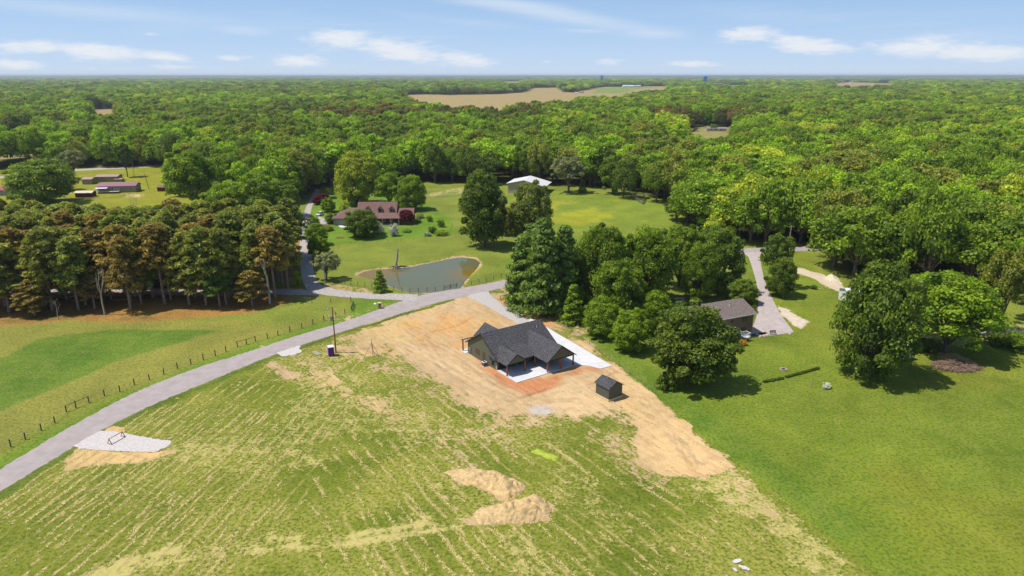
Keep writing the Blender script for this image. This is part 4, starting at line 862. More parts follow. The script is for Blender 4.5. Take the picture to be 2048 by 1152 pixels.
def tree_broad(name, H_, R_, nl, per, s0, seed, base=.18, round_=1.0, lob=.30, asp=1.25, open_=0.0):
    global rng; rng = np.random.default_rng(seed)
    hc = H_ * (1 + base) / 2; rz = H_ * (1 - base) / 2
    cen, rad = [], []
    for i in range(nl):
        f = (i + .5) / nl; z = 1 - (1.75 if base > .1 else 2.0) * f; th = i * 2.39996 + rng.uniform(-.4, .4); rr = math.sqrt(max(0, 1 - min(1, abs(z)) ** (2.2 if z > 0 else 3.2)))
        q_ = rng.random(); k = rng.uniform(.6, .86) if q_ < .7 else rng.uniform(.3, .5) if q_ < .84 else rng.uniform(.9, 1.04)
        k = max(k, .8) if z < -.5 and base < .1 else k; cen.append((R_ * rr * k * math.cos(th), R_ * rr * k * math.sin(th), max(R_ * lob * .5, hc + rz * z * (k + .06) * round_))); rad.append(R_ * lob * (rng.uniform(.7, 1.3) if k < .88 else rng.uniform(.45, .75)))
    cen = np.array(cen); skew = rng.uniform(-.12, .12, 2) * R_; cen[:, 0] += skew[0] * (cen[:, 2] / H_); cen[:, 1] += skew[1] * (cen[:, 2] / H_)
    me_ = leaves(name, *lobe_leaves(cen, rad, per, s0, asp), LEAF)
    m_ = MB(); tr = R_ * .045 + .08; n0 = min(nl, 14)
    m_.tube([(0, 0, -.1), (0, 0, H_ * base * .8), (skew[0] * .3, skew[1] * .3, hc)], [tr * 1.25, tr, tr * .45], 8)
    for i in rng.choice(nl, n0, replace=False):
        c = cen[i]; z0 = H_ * base * rng.uniform(.6, 1.1); mid_p = (c[0] * .45, c[1] * .45, z0 + (c[2] - z0) * .55)
        m_.tube([(0, 0, z0), mid_p, tuple(c)], [tr * .5, tr * .32, tr * .1], 5, False)
    return me_, m_.mesh(name + '_trunk')
def tree_pine(name, H_, R_, seed, start=.5, n=58, per=100, s0=.17, bare=7, asp=2.8):
    global rng; rng = np.random.default_rng(seed); cen, rad = [], []; m_ = MB(); lean = rng.uniform(-.9, .9, 2)
    m_.tube([(0, 0, -.1), (lean[0] * .3, lean[1] * .3, H_ * .5), (lean[0], lean[1], H_ * .97)], [.3, .22, .05], 8)
    for i in range(n):
        f = (i / (n - 1)) ** .85; z = H_ * (start + (1 - start) * f * .97); th = i * 2.39996 + rng.uniform(-.5, .5)
        env = R_ * (math.sin(math.pi * min(1, .30 + .70 * f) ** .9) * .75 + .25) * rng.uniform(.55, 1.05)
        c = (env * math.cos(th) + lean[0] * f, env * math.sin(th) + lean[1] * f, z + env * .12); cen.append(c); rad.append(R_ * rng.uniform(.2, .36) * (1.05 - .3 * f))
        m_.tube([(lean[0] * f, lean[1] * f, z - env * .15), c], [.07, .025], 4, False)
        if rng.random() < .6: cen.append((c[0] * .55, c[1] * .55, c[2] + .1)); rad.append(R_ * .24)
    for i in range(bare):
        z = H_ * rng.uniform(.12, start); th = rng.uniform(0, 6.28); e = rng.uniform(1, 3.0); m_.tube([(lean[0] * .4, lean[1] * .4, z), (e * math.cos(th), e * math.sin(th), z + rng.uniform(-.3, .7))], [.05, .015], 4, False)
    return leaves(name, *lobe_leaves(np.array(cen), rad, per, s0, asp, up=.5, jit=1.5, thin=.95, flat=.7), NEEDLE), m_.mesh(name + '_trunk')
def tree_cone(name, H_, R_, seed, n=40, per=200, s0=.22, asp=2.0, flat=.35, base=.03, blunt=.25):
    global rng; rng = np.random.default_rng(seed); cen, rad = [], []; m_ = MB(); m_.tube([(0, 0, -.1), (0, 0, H_ * .96)], [.28, .04], 8)
    for i in range(n):
        f = i / (n - 1); z = H_ * (base + (.97 - base) * f); th = i * 2.39996 + rng.uniform(-.4, .4); env = R_ * (blunt + (1 - blunt) * (1 - f)) * min(1, (1 - f) * 5 + .15) * rng.uniform(.55, .8)
        c = (env * math.cos(th), env * math.sin(th), z); cen.append(c); rad.append(R_ * (.42 - .18 * f) * rng.uniform(.8, 1.2)); m_.tube([(0, 0, z + .1), c], [.05, .02], 4, False)
    return leaves(name, *lobe_leaves(np.array(cen), rad, per, s0, asp, up=.5, jit=.6, thin=.7, flat=flat), NEEDLE), m_.mesh(name + '_trunk')
UH, UR = 16.0, 7.5
HERO = [tree_broad('crown', UH, UR, 78, 300, .21, 100 + i, base=[.04, .05, .06, .12][i], lob=[.27, .24, .29, .26][i]) for i in range(4)]
WOOD = [tree_broad('crown', UH, UR, [34, 44, 26, 34, 50, 30, 40, 24][i], [170, 130, 220, 170, 120, 185, 145, 240][i], .30, 200 + i, base=[.2, .15, .25, .12, .2, .3, .1, .15][i], lob=[.32, .26, .38, .3, .23, .34, .27, .42][i], round_=[1, 1, .9, 1, 1.08, .85, 1.1, .95][i]) for i in range(8)]
OPENT = [tree_broad('crown', UH, UR, 48, 150, .25, 300 + i, base=.3, lob=.22) for i in range(2)]
PINE = [tree_pine('crown', 20, 4.0, 400 + i, [.36, .27, .42, .22, .32][i]) for i in range(5)]
WPINE = [tree_cone('crown', 18, 6.0, 500 + i, n=46, per=210, s0=.24) for i in range(2)]
CONE = [tree_cone('crown', 10, 3.0, 520 + i, n=30, per=150, s0=.17, flat=.6, asp=1.4) for i in range(2)]
SHRUB = [tree_broad('crown', 3, 2, 16, 110, .13, 600 + i, base=.0, lob=.42) for i in range(2)]
BASES = dict(hero=(HERO, UH, UR), wood=(WOOD, UH, UR), open=(OPENT, UH, UR), pine=(PINE, 20, 4.3), wpine=(WPINE, 18, 6.6), cone=(CONE, 10, 3.2), shrub=(SHRUB, 3, 2))
G_DK = srgb(82, 98, 32); G_MID = srgb(98, 118, 32); G_BR = srgb(114, 138, 32); G_YL = srgb(136, 146, 44); G_OL = srgb(108, 114, 44); G_BLU = srgb(90, 112, 50); G_PINE = srgb(98, 108, 46); G_BRN = srgb(132, 116, 60); G_GRY = srgb(124, 128, 92); MAROON = srgb(84, 30, 36)
tcount = 0
def tree(kind, x, y, H_, R_, tint, label, name, cat='tree', group=None, var=None, bark=None, R2=None):
    global tcount; tcount += 1
    lst, bh, br = BASES[kind]; v = tcount % len(lst) if var is None else var
    me_c, me_t = lst[v]; K = thing(name, label, cat, (x, y, 0), random.uniform(0, 6.283), group, (R_ / br, (R2 or R_) / br, H_ / bh))
    c = bpy.data.objects.new('crown' if cat == 'tree' else 'foliage', me_c); COL.objects.link(c); c.parent = K; c['tint'] = list(tint)
    tr = bpy.data.objects.new('trunk' if cat == 'tree' else 'stem', me_t); COL.objects.link(tr); tr.parent = K
    if not me_t.materials: me_t.materials.append(bark or (PBARK if kind in ('pine', 'wpine') else BARK))
    return K
def ptree(kind, bx, by, xl, xr, yt, tint, label, name='leafy_tree', cat='tree', group=None, var=None, R2=None, H_=None):
    x, y = P(bx, by); xc = x + ((xl + xr) / 2 - bx) * mpp(y) * .5
    H_ = H_ or max(1.0, zat(yt, y)); R_ = (xr - xl) / 2 * mpp(y)
    return tree(kind, xc, y, H_, R_, tint, label, name, cat, group, var, R2=R2)
mul = lambda c, k: tuple(a * k for a in c)
TR = [
 ('hero', 1384, 762, 1300, 1464, 612, mul(G_DK, 1.0), 'large round dark green maple in front of the brick house'),
 ('hero', 1740, 752, 1655, 1806, 535, mul(G_DK, 1.15), 'large dark maple on the right lawn hiding a white building'),
 ('hero', 1890, 704, 1800, 1980, 552, mul(G_BR, .85), 'bright green leafy tree right behind the brush pile'),
 ('open', 1992, 672, 1950, 2050, 500, G_OL, 'airy olive tree with visible trunk at the right edge'),
 ('open', 2050, 645, 2010, 2110, 520, mul(G_BR, .8), 'bright green tree cut by the right edge of the view'),
 ('wood', 2035, 700, 2010, 2075, 668, mul(G_BR, .8), 'small light green sapling low at the right edge'),
 ('hero', 1195, 612, 1148, 1245, 452, mul(G_MID, .9), 'green leafy tree just right of the tall white pines'),
 ('hero', 1290, 600, 1236, 1340, 455, mul(G_MID, 1.0), 'broad mid green tree in the middle of the row by the meadow'),
 ('hero', 1243, 602, 1200, 1290, 476, mul(G_MID, .9), 'tree filling the back of the row above the concrete driveway'),
 ('hero', 1163, 606, 1128, 1196, 490, mul(G_DK, 1.1), 'dark green tree squeezed between the white pines and the row'),
 ('hero', 1349, 574, 1318, 1412, 452, mul(G_MID, .95), 'green tree with forked trunk seen above the shaded lawn'),
 ('hero', 1392, 600, 1362, 1428, 486, mul(G_MID, .95), 'green tree filling the gap before the right end of the row'),
 ('hero', 1432, 585, 1390, 1486, 462, mul(G_DK, 1.25), 'dark green tree at the right end of the row by the meadow'),
 ('wood', 1420, 520, 1395, 1450, 454, mul(G_BLU, 1.1), 'bluish green tree behind the right end of the row'),
 ('hero', 1235, 655, 1190, 1290, 520, mul(G_MID, .95), 'green tree in front of the row nearest the concrete driveway'),
 ('hero', 1312, 668, 1278, 1350, 585, mul(G_BR, .75), 'light green tree touching the left side of the large maple'),
 ('hero', 1262, 702, 1224, 1302, 622, mul(G_BR, .85), 'bright green low tree beside the lot line fence'),
 ('hero', 1205, 672, 1165, 1242, 596, mul(G_BR, .8), 'bright green spreading tree above the concrete driveway'),
 ('cone', 1146, 648, 1118, 1172, 570, mul(G_BR, .7), 'bright green conifer next to the gravel driveway'),
 ('hero', 985, 493, 908, 1000, 344, mul(G_DK, .95), 'tall dark oak standing alone left of the yellow meadow', 0),
 ('hero', 1062, 486, 1014, 1106, 368, mul(G_PINE, 1.05), 'rugged olive pine standing right of the tall dark oak', 1),
 ('wood', 1010, 470, 992, 1036, 420, mul(G_BRN, .9), 'brown withered small tree between the oak and the olive pine'),
 ('open', 1545, 574, 1517, 1578, 466, mul(G_DK, 1.1), 'upright green tree beside the driveway top'),
 ('hero', 1557, 592, 1530, 1588, 516, mul(G_DK, 1.1), 'green tree with bare lower limbs beside the driveway'),
 ('hero', 1482, 606, 1452, 1512, 560, mul(G_DK, 1.45), 'round yellow-green tree behind the brick house'),
 ('hero', 729, 474, 690, 757, 420, mul(G_DK, 1.1), 'round dark green maple in front of the cape house'),
 ('hero', 815, 448, 799, 830, 420, MAROON, 'maroon leaved maple at the right corner of the cape house'),
 ('hero', 645, 408, 622, 658, 388, mul(MAROON, .8), 'dark purple leaved tree behind the cape house drive'),
 ('hero', 657, 424, 642, 672, 396, mul(G_BR, .85), 'light green small tree left of the cape house'),
 ('hero', 714, 408, 674, 756, 306, mul(G_YL, .9), 'tall pale green tree behind the left part of the cape house'),
 ('hero', 778, 412, 752, 806, 345, mul(G_BR, .8), 'bright green tree directly behind the cape house'),
 ('hero', 820, 420, 792, 854, 352, mul(G_BR, .75), 'rounded bright green tree behind the right end of the cape house'),
 ('open', 688, 400, 672, 700, 340, mul(G_DK, .9), 'dark narrow tree behind the lane'),
 ('hero', 634, 490, 611, 655, 447, mul(G_BR, .8), 'bright green tree farther up the gravel lane'),
 ('hero', 640, 516, 616, 660, 474, mul(G_BR, .8), 'bright green tree farther down the gravel lane'),
 ('open', 655, 560, 624, 680, 505, G_GRY, 'greyish half leafed tree beside the pole left of the pond'),
 ('cone', 760, 584, 743, 779, 541, mul(G_MID, 1.0), 'small green tree on the bank in front of the pond'),
 ('hero', 94, 407, 20, 140, 322, mul(G_MID, 1.0), 'wide spreading oak left of the red shed'),
 ('hero', 392, 420, 342, 438, 300, mul(G_BR, .75), 'large bright green oak right of the small dark shed'),
 ('hero', 458, 438, 414, 502, 364, mul(G_BR, .85), 'left one of three bright green trees behind the pines'),
 ('hero', 512, 441, 466, 560, 350, mul(G_BR, .85), 'middle and tallest of three bright green trees behind the pines'),
 ('hero', 562, 434, 526, 600, 364, mul(G_MID, .95), 'right one of three green trees behind the pines'),
 ('open', 255, 354, 240, 272, 285, mul(G_DK, .8), 'narrow dark tree beside the slim pole behind the mobile homes'),
 ('open', 136, 380, 116, 152, 330, mul(G_DK, .8), 'dark tree left of the tan outbuilding'),
 ('open', 148, 358, 122, 175, 300, mul(G_GRY, .8), 'greyish tree behind the tan outbuilding'),
 ('wood', 1225, 388, 1198, 1250, 316, mul(G_MID, .9), 'tree in the far corner of the meadow, left of the corral'),
 ('wood', 1243, 396, 1226, 1275, 322, mul(G_DK, 1.1), 'dark tree with thick trunk shading the far meadow edge'),
 ('open', 1140, 386, 1100, 1168, 312, mul(G_GRY, .85), 'greyish green feathery tree right of the white barn'),
 ('cone', 1165, 385, 1154, 1175, 360, mul(G_DK, 1.1), 'small cone shaped evergreen near the white barn'),
 ('wood', 1308, 404, 1290, 1342, 336, mul(G_MID, .9), 'tree at the meadow edge right of the corral'),
 ('wood', 1352, 440, 1330, 1376, 400, mul(G_DK, .8), 'dark low tree at the right tip of the meadow'),
 ('open', 660, 372, 640, 690, 300, mul(G_GRY, .9), 'greyish tree behind the purple leaved one'),
]
for r_ in TR:
    nm = 'conifer_tree' if r_[0] in ('cone', 'wpine') else 'leafy_tree'
    ptree(*r_[:7], r_[7], nm, var=r_[8] if len(r_) > 8 else None)
for (bx, by, xl, xr, yt, lb) in ((1048, 612, 1000, 1096, 470, 'white pine nearest the road, left of its two neighbours'), (1085, 628, 1030, 1140, 437, 'tallest white pine in the group by the gravel driveway'), (1128, 622, 1080, 1172, 452, 'rightmost of the dense white pines by the gravel driveway'), (1070, 590, 1010, 1120, 448, 'white pine at the back of the group by the gravel driveway')):
    ptree('wpine', bx, by, xl, xr, yt, srgb(88, 108, 44), lb, 'white_pine')
SH_ = [(778, 447, 773, 784, 441, mul(G_BR, .8), 'round clipped shrub left before the cape house porch'), (791, 447, 786, 797, 441, mul(G_BR, .8), 'round clipped shrub right before the cape house porch'),
 (624, 450, 611, 640, 436, mul(G_DK, .8), 'dark wide shrub at the bend of the gravel lane'), (664, 447, 650, 676, 428, mul(G_DK, .95), 'dark clipped shrub left of the cape house'),
 (689, 424, 681, 700, 402, mul(G_YL, 1.1), 'yellow conical shrub at the cape house corner'), (788, 472, 777, 797, 450, (.36, .36, .40), 'small white blossoming dogwood standing alone on the lawn'), (755, 467, 744, 768, 448, (.38, .38, .42), 'white blossoming dogwood under the round dark maple'),
 (814, 464, 806, 824, 459, mul(G_BLU, 1.2), 'low bluish plant on the cape house lawn'), (881, 454, 874, 890, 440, mul(G_MID, 1), 'upright green shrub in the garden bed'), (864, 466, 856, 874, 454, mul(G_DK, 1), 'dark shrub in the garden bed'), (883, 470, 870, 898, 462, mul(G_BR, .8), 'bright green low plants at the end of the garden bed'), (856, 472, 847, 862, 465, (.22, .28, .22), 'pale grey-green plant at the garden bed'),
 (859, 443, 853, 865, 432, G_MID, 'shrub right of the cape house lawn'), (840, 436, 832, 850, 427, G_GRY, 'pale shrub behind the maroon maple'), (838, 446, 832, 843, 438, G_MID, 'small shrub right of the maroon maple'), (690, 445, 683, 697, 430, srgb(170, 110, 80), 'reddish shrub at the left corner of the cape house'), (654, 461, 643, 668, 452, G_MID, 'low shrub row by the round flower bed'),
 (1331, 778, 1312, 1351, 748, mul(G_DK, 1.1), 'small dark shrub at the foot of the large maple'), (1490, 606, 1478, 1502, 590, srgb(150, 20, 24), 'red leaved shrub behind the brick house roof'), (1506, 625, 1500, 1514, 612, mul(G_DK, 1), 'small green shrub by the driveway'), (1652, 776, 1644, 1662, 770, (.44, .46, .46), 'white flowering small bush on the right lawn'), (1485, 690, 1478, 1495, 680, srgb(160, 120, 40), 'orange-brown shrub below the white deck stairs'),
 (595, 570, 586, 606, 546, mul(G_YL, .9), 'yellowish shrub beside the gravel lane entrance'), (1627, 578, 1621, 1634, 572, mul(G_DK, .8), 'small dark bush on the lawn by the gravel track'), (254, 372, 246, 259, 375, G_DK, 'dark shrub at the right end of the mobile home'), (1472, 522, 1464, 1480, 510, mul(G_DK, 1.1), 'little green shrub where driveway meets road'), (1425, 262, 1419, 1434, 249, mul(G_BLU, 1.0), 'round tree in front of the distant trailer home'), (1855, 700, 1830, 1880, 680, mul(G_DK, 1.0), 'undergrowth at the foot of the bright tree right of the maple'), (2000, 690, 1975, 2030, 672, mul(G_DK, 1.0), 'dark undergrowth below the airy right edge tree')]
for (bx, by, xl, xr, yt, c, lb) in SH_: ptree('shrub', bx, by, xl, xr, min(yt, by - 3), c, lb, 'shrub', 'shrub')
# hedge rows
def hedge(a, b, label):
    a, b = Vector(loc(*a)), Vector(loc(*b)); n = int((b - a).length / .45); cen = []; dv = (b - a)
    for i in range(n): cen.append(((dv.x) * i / n + rng.uniform(-.1, .1), dv.y * i / n + rng.uniform(-.1, .1), .15))
    me_ = leaves('hedge', *lobe_leaves(np.array(cen), [.36] * n, 55, .11, 1.3), LEAF); o = bpy.data.objects.new('hedge', me_); COL.objects.link(o); o.location = a; o['tint'] = list(mul(G_DK, .7)); tag(o, label, 'hedge')
hedge((1528, 765), (1569, 757), 'short low hedge strip on the right lawn'); hedge((1573, 755), (1640, 737), 'longer low hedge strip on the right lawn')
# pine plantation
pines = []
rngp = np.random.default_rng(77)
poly_p = [P(-260, 628), P(60, 624), P(200, 622), P(330, 618), P(480, 616), P(546, 606), P(578, 585), P(588, 540), P(584, 512), P(-400, 512)]
lane_c = pp([(640, 587), (500, 583), (420, 584), (330, 583), (240, 581), (-100, 586)])
Xs = np.arange(-200, -50, 5.4)
for gy__ in np.arange(160, 232, 5.6):
    for gx__ in Xs:
        x, y = gx__ + rngp.uniform(-1.9, 1.9), gy__ + rngp.uniform(-1.9, 1.9)
        a1, a2 = np.array([x]), np.array([y])
        if sdf(a1, a2, poly_p)[0] > 0 and line_d(a1, a2, lane_c)[0] > 2.6 and x > -.80 * y - 12: pines.append((x, y))
for (x, y) in pines:
    back = (y - 165) / 50; hh = rngp.uniform(18.5, 22.5) - max(0, back) * 2.0 - (x < -115) * 1.0
    u = rngp.random() + .2 * (back < .4) - .12 * (back > .6); brown = u > .84
    c = np.array(mul(G_BRN, rngp.uniform(.65, .95)) if brown else mul(G_PINE, rngp.uniform(1.0, 1.5)))
    if not brown: q_ = .45 * rngp.random(); c = c * (1 - q_) + np.array(G_BRN) * q_ * .9
    front = y < 172
    lb = ('tall brown needled pine' if brown else 'tall olive green pine') + (' in front row of the left plantation' if front else ' inside the left plantation')
    pxp = 1024 + x / mpp(y); lb += ', ' + ('left end' if pxp < 60 else 'left part' if pxp < 200 else 'middle' if pxp < 340 else 'right part' if pxp < 480 else 'right end')
    lb = ('very ' if hh > 21 else '') + lb if hh > 19.3 else lb.replace('tall ', 'shorter ')
    rp = rngp.uniform(4.2, 6.0); lb = lb.replace('pine', 'wide pine' if rp > 4.9 else 'slim pine' if rp < 4.3 else 'pine', 1)
    tree('pine', x, y, hh, rp, c, lb, 'pine_tree', 'tree', lb + ' group')
# low brown brush under front pines
for (px, py, wpx, c) in ((70, 630, 70, mul(G_BRN, .9)), (190, 618, 60, mul(G_BRN, .8)), (440, 612, 64, mul(G_BLU, 1.0)), (505, 612, 60, mul(G_BRN, .9))):
    ptree('pine', px, py, px - wpx // 2, px + wpx // 2, py - 70, mul(c, .9), ('green' if c[1] > c[0] else 'brown') + ' brushy sapling at the shaded foot of the front pines', 'sapling', 'shrub', 'saplings at the foot of the front pines')
# dead / bare trees
def bare_tree(px, py, H_, label, seed, spread=.35, m=DEADWOOD, depth=4, r0=.2, name='bare_tree'):
    rs = random.Random(seed); q = loc(px, py); K = thing(name, label, 'tree', q); tm, lm = MB(), MB()
    def grow_(p, d, l, r, lev):
        e = p + d * l; mid = p + d * l * .5 + Vector((rs.uniform(-.08, .08), rs.uniform(-.08, .08), 0)) * l
        (tm if lev == 0 else lm).tube([p, mid, e], [r, r * .8, r * .6], 6 if lev < 2 else 4, False)
        if lev < depth:
            for k in range(rs.randint(2, 4)):
                nd = (d + Vector((rs.uniform(-1, 1), rs.uniform(-1, 1), rs.uniform(-.1, .6))) * (spread + .25 * lev * .5)).normalized(); grow_(p + d * l * rs.uniform(.6, 1), nd, l * rs.uniform(.5, .75), r * .5, lev + 1)
    grow_(Vector((0, 0, 0)), Vector((0, 0, 1)), H_ * .45, r0, 0); tm.build('trunk', m, K); lm.build('branches', m, K); return K
bare_tree(1600, 402, 20, 'pale leafless tree in the middle of the right hand wood', 3, .5, depth=4, r0=.35)
bare_tree(1976, 415, 21, 'pale leafless tree at the right side of the wood', 8, .6, depth=4, r0=.35)
bare_tree(1990, 410, 20, 'second pale leafless tree at the right side of the wood', 9, .5, depth=4, r0=.3)
bare_tree(540, 608, 17, 'white barked pine snag at the right end of the pine row', 12, .35, depth=2, r0=.32)
bare_tree(210, 630, 14, 'grey dead pine stem in the front row of the pines', 13, .3, depth=2, r0=.22)
for k in range(3): bare_tree(262 + k * 6, 408 + k, 6, 'grey leafless brush between the mobile home and the pines', 30 + k, .6, depth=5, r0=.09).__setitem__('group', 'grey leafless brush')
bare_tree(118, 640, 6, 'small grey dead tree low before the pines', 41, .7, depth=4, r0=.1)
bare_tree(1566, 596, 4, 'grey bare lower limbs under the driveway tree', 43, .8, depth=3, r0=.1)
# snag in the pond bank
q = loc(794, 535); K = thing('tree_snag', 'pale broken tree trunk standing on the far pond bank', 'tree', q)
MB().tube([(0, 0, -.4), (-.25, 0, 1.2), (.15, 0, 2.8), (.35, 0, 4.4), (.55, 0, 6.3)], [.55, .38, .36, .33, .22], 9).tube([(.4, 0, 5.2), (.05, 0, 5.9)], [.1, .04], 5).build('trunk', DEADWOOD, K)
m_ = MB()
for (x, y, z) in ((-2.6, .2, -.1), (-1.5, -.8, -.3), (2.8, .3, .1), (3.6, .8, .1), (1.2, -.9, -.35), (-.8, 1.2, 0)): m_.tube([(0, 0, .2), (x * .5, y * .5, .35), (x, y, z)], [.3, .2, .08], 6)
m_.build('root', BARK, K)

# forest: nearest trees as individuals, the far wood as one mass
CLR = [OPEN, HOMES] + FARCLR
rf = np.random.default_rng(5); pts = []
y_ = 232.0
while y_ < 13500:
    s = float(np.interp(y_, [200, 600, 1500, 3500, 9000, 14000], [10.8, 11.5, 15, 34, 110, 190]))
    w_ = .80 * y_ + 40
    xx = np.arange(-w_, w_, s); x = xx + rf.uniform(-.42, .42, xx.size) * s; yy = y_ + rf.uniform(-.42, .42, xx.size) * s
    ok = np.ones(xx.size, bool)
    for c_ in CLR:
        mrg = 2.0 if c_ is not HOMES else -1
        if min(q[1] for q in c_) - 60 < y_ < max(q[1] for q in c_) + 60: ok &= sdf(x, yy, c_) < -mrg
    pts.append(np.stack([x, yy, np.full(xx.size, s)], 1)[ok]); y_ += s
FP = np.concatenate(pts)
# woods to the right reach closer than the open-land outline says; add that belt
ex = []
for by, bx0, bx1 in ((498, 1655, 2150), (514, 1664, 2170), (532, 1672, 2190), (552, 1700, 2200), (574, 1860, 2200), (598, 2030, 2200)):
    x0, y0 = P(bx0, by); x1, _ = P(bx1, by)
    for x in np.arange(x0, x1, 10.5): ex.append((x + rf.uniform(-2, 2), y0 + rf.uniform(-2.5, 2.5), 8.6))
# fringe trees around the meadow and yard
for bx, by in ((870, 366), (905, 364), (940, 368), (970, 368), (1180, 372), (1205, 372), (1375, 446), (1395, 456), (1420, 464), (1450, 476), (1500, 486), (1530, 488), (605, 398), (612, 388), (1345, 404), (1330, 396), (1600, 486), (1625, 486), (1478, 478), (1555, 486), (590, 400), (570, 404), (545, 404), (520, 405), (480, 404), (445, 402), (360, 392)):
    x, y = P(bx, by); ex.append((x, y, 8.6))
ex = np.array(ex)
keepx = np.ones(len(ex), bool)
FP = np.concatenate([FP, ex])
dist = np.hypot(FP[:, 0], FP[:, 1]); order = np.argsort(dist); FP = FP[order]; dist = dist[order]
vis = np.abs(FP[:, 0]) < .77 * FP[:, 1] + 5
def pick_tint(x, y, u, v):
    n = float(vnoise(np.array([x]), np.array([y]), 45, 3)[0]) + .5
    n2 = float(vnoise(np.array([x]), np.array([y]), 160, 9)[0]); k = u * .62 + n * .5 + n2 * .3 + (.06 if x > 110 else -.04); v = v * (1 + n2 * .35)
    c = G_DK if k < .28 else G_OL if k < .42 else G_MID if k < .66 else G_BR if k < .9 else G_YL
    return c, ('dark green', 'olive', 'mid green', 'bright green', 'yellow-green')[[G_DK, G_OL, G_MID, G_BR, G_YL].index(c)], v
idx_vis = np.nonzero(vis)[0][:255]; single = set(idx_vis.tolist())
def region(x, y):
    px = 1024 + x / mpp(y)
    if px < 620: return 'wood behind the mobile homes'
    if px < 1000: return 'wood behind the cape house'
    if px < 1480: return 'wood beyond the meadow'
    return 'wood near the driveway' if px < 1640 else 'wood behind the big maple' if px < 1800 else 'wood by the right edge'
BRB = (790, 900)
tints = []; hs = []; rs_ = []
for i, (x, y, s) in enumerate(FP):
    u, v = rf.random(), rf.uniform(.78, 1.12); c, nm, _ = pick_tint(x, y, u, v)
    h = rf.uniform(15.5, 24.5); h += 2.5 * (rf.random() < .08); r = rf.uniform(5.6, 10.2) * (h / 20) ** .5
    px = 1024 + x / mpp(y)
    if 720 < y < 830 and (620 < px < 1090 or 1290 < px < 1560): c, nm = (mul(G_BRN, .62), 'brown') if rf.random() < .45 else (mul(G_PINE, .7), 'dark green')
    if s > 12: r *= s / 12
    if s > 20: h *= rf.uniform(.8, 1.25)
    if dist[i] < 300 and px < 1480: h *= .86
    v = v * 1.22
    # never let a crown stand over the open land's edge pole or road
    tints.append(mul(c, v)); hs.append(h); rs_.append(r)
    if i in single:
        rk = 'in front row of the' if dist[i] < 262 + .12 * abs(x) else 'in middle rows of the' if dist[i] < 300 + .1 * abs(x) else 'deep in the'
        px_c = 1024 + x / mpp(y); wh = '' if px_c < 1480 else (' near the driveway' if px_c < 1640 else ' behind the big maple' if px_c < 1800 else ' by the right edge')
        szw = 'tall ' if h > 21.5 else 'low ' if h < 18 else ''
        szw += 'broad ' if r > 8.6 else 'slender ' if r < 6.8 else ''
        lb = f'{szw}{nm} leafy tree {rk} {region(x, y)}'
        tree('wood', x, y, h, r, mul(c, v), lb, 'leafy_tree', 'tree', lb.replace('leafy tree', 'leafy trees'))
mask = np.array([i not in single for i in range(len(FP))])
FPm = FP[mask]; tm_ = np.array(tints)[mask]; hm = np.array(hs)[mask]; rm = np.array(rs_)[mask]; M_ = len(FPm)
fm = bpy.data.meshes.new('forest'); fm.vertices.add(M_); fm.vertices.foreach_set('co', np.stack([FPm[:, 0], FPm[:, 1], np.zeros(M_)], 1).ravel())
attr(fm, 'tint', tm_, 'FLOAT_VECTOR'); attr(fm, 'tsc', np.stack([rm / UR, rm / UR, hm / UH], 1), 'FLOAT_VECTOR')
attr(fm, 'trot', rf.uniform(0, 6.283, M_)); a_ = fm.attributes.new('tidx', 'INT', 'POINT'); a_.data.foreach_set('value', rf.integers(0, 8, M_).astype(np.int32))
forest = bpy.data.objects.new('forest', fm); COL.objects.link(forest); tag(forest, kind='stuff'); forest['label'] = 'dense leafy woodland reaching to the horizon'; forest['category'] = 'forest'
ng = bpy.data.node_groups.new('forest_scatter', 'GeometryNodeTree'); ng.interface.new_socket('Geometry', in_out='INPUT', socket_type='NodeSocketGeometry'); ng.interface.new_socket('Geometry', in_out='OUTPUT', socket_type='NodeSocketGeometry')
gi = ng.nodes.new('NodeGroupInput'); go = ng.nodes.new('NodeGroupOutput'); iop = ng.nodes.new('GeometryNodeInstanceOnPoints'); jg = ng.nodes.new('GeometryNodeJoinGeometry')
src = {}
for o in list(bpy.data.objects):
    if o.data in [w_[0] for w_ in WOOD] and o.data.name not in src: src[o.data.name] = o
for o in list(src.values())[:8]:
    oi = ng.nodes.new('GeometryNodeObjectInfo'); oi.transform_space = 'ORIGINAL'; oi.inputs['Object'].default_value = o; oi.inputs['As Instance'].default_value = True
    ng.links.new(oi.outputs['Geometry'], jg.inputs[0])
def named(n, t_):
    a = ng.nodes.new('GeometryNodeInputNamedAttribute'); a.data_type = t_; a.inputs[0].default_value = n; return a.outputs['Attribute']
ng.links.new(gi.outputs[0], iop.inputs['Points']); ng.links.new(jg.outputs[0], iop.inputs['Instance']); iop.inputs['Pick Instance'].default_value = True
ng.links.new(named('tidx', 'INT'), iop.inputs['Instance Index']); ng.links.new(named('tsc', 'FLOAT_VECTOR'), iop.inputs['Scale'])
cz = ng.nodes.new('ShaderNodeCombineXYZ'); ng.links.new(named('trot', 'FLOAT'), cz.inputs[2]); ng.links.new(cz.outputs[0], iop.inputs['Rotation'])
ng.links.new(iop.outputs[0], go.inputs[0])
md = forest.modifiers.new('scatter', 'NODES'); md.node_group = ng
print('forest instances', M_, 'pines', len(pines))
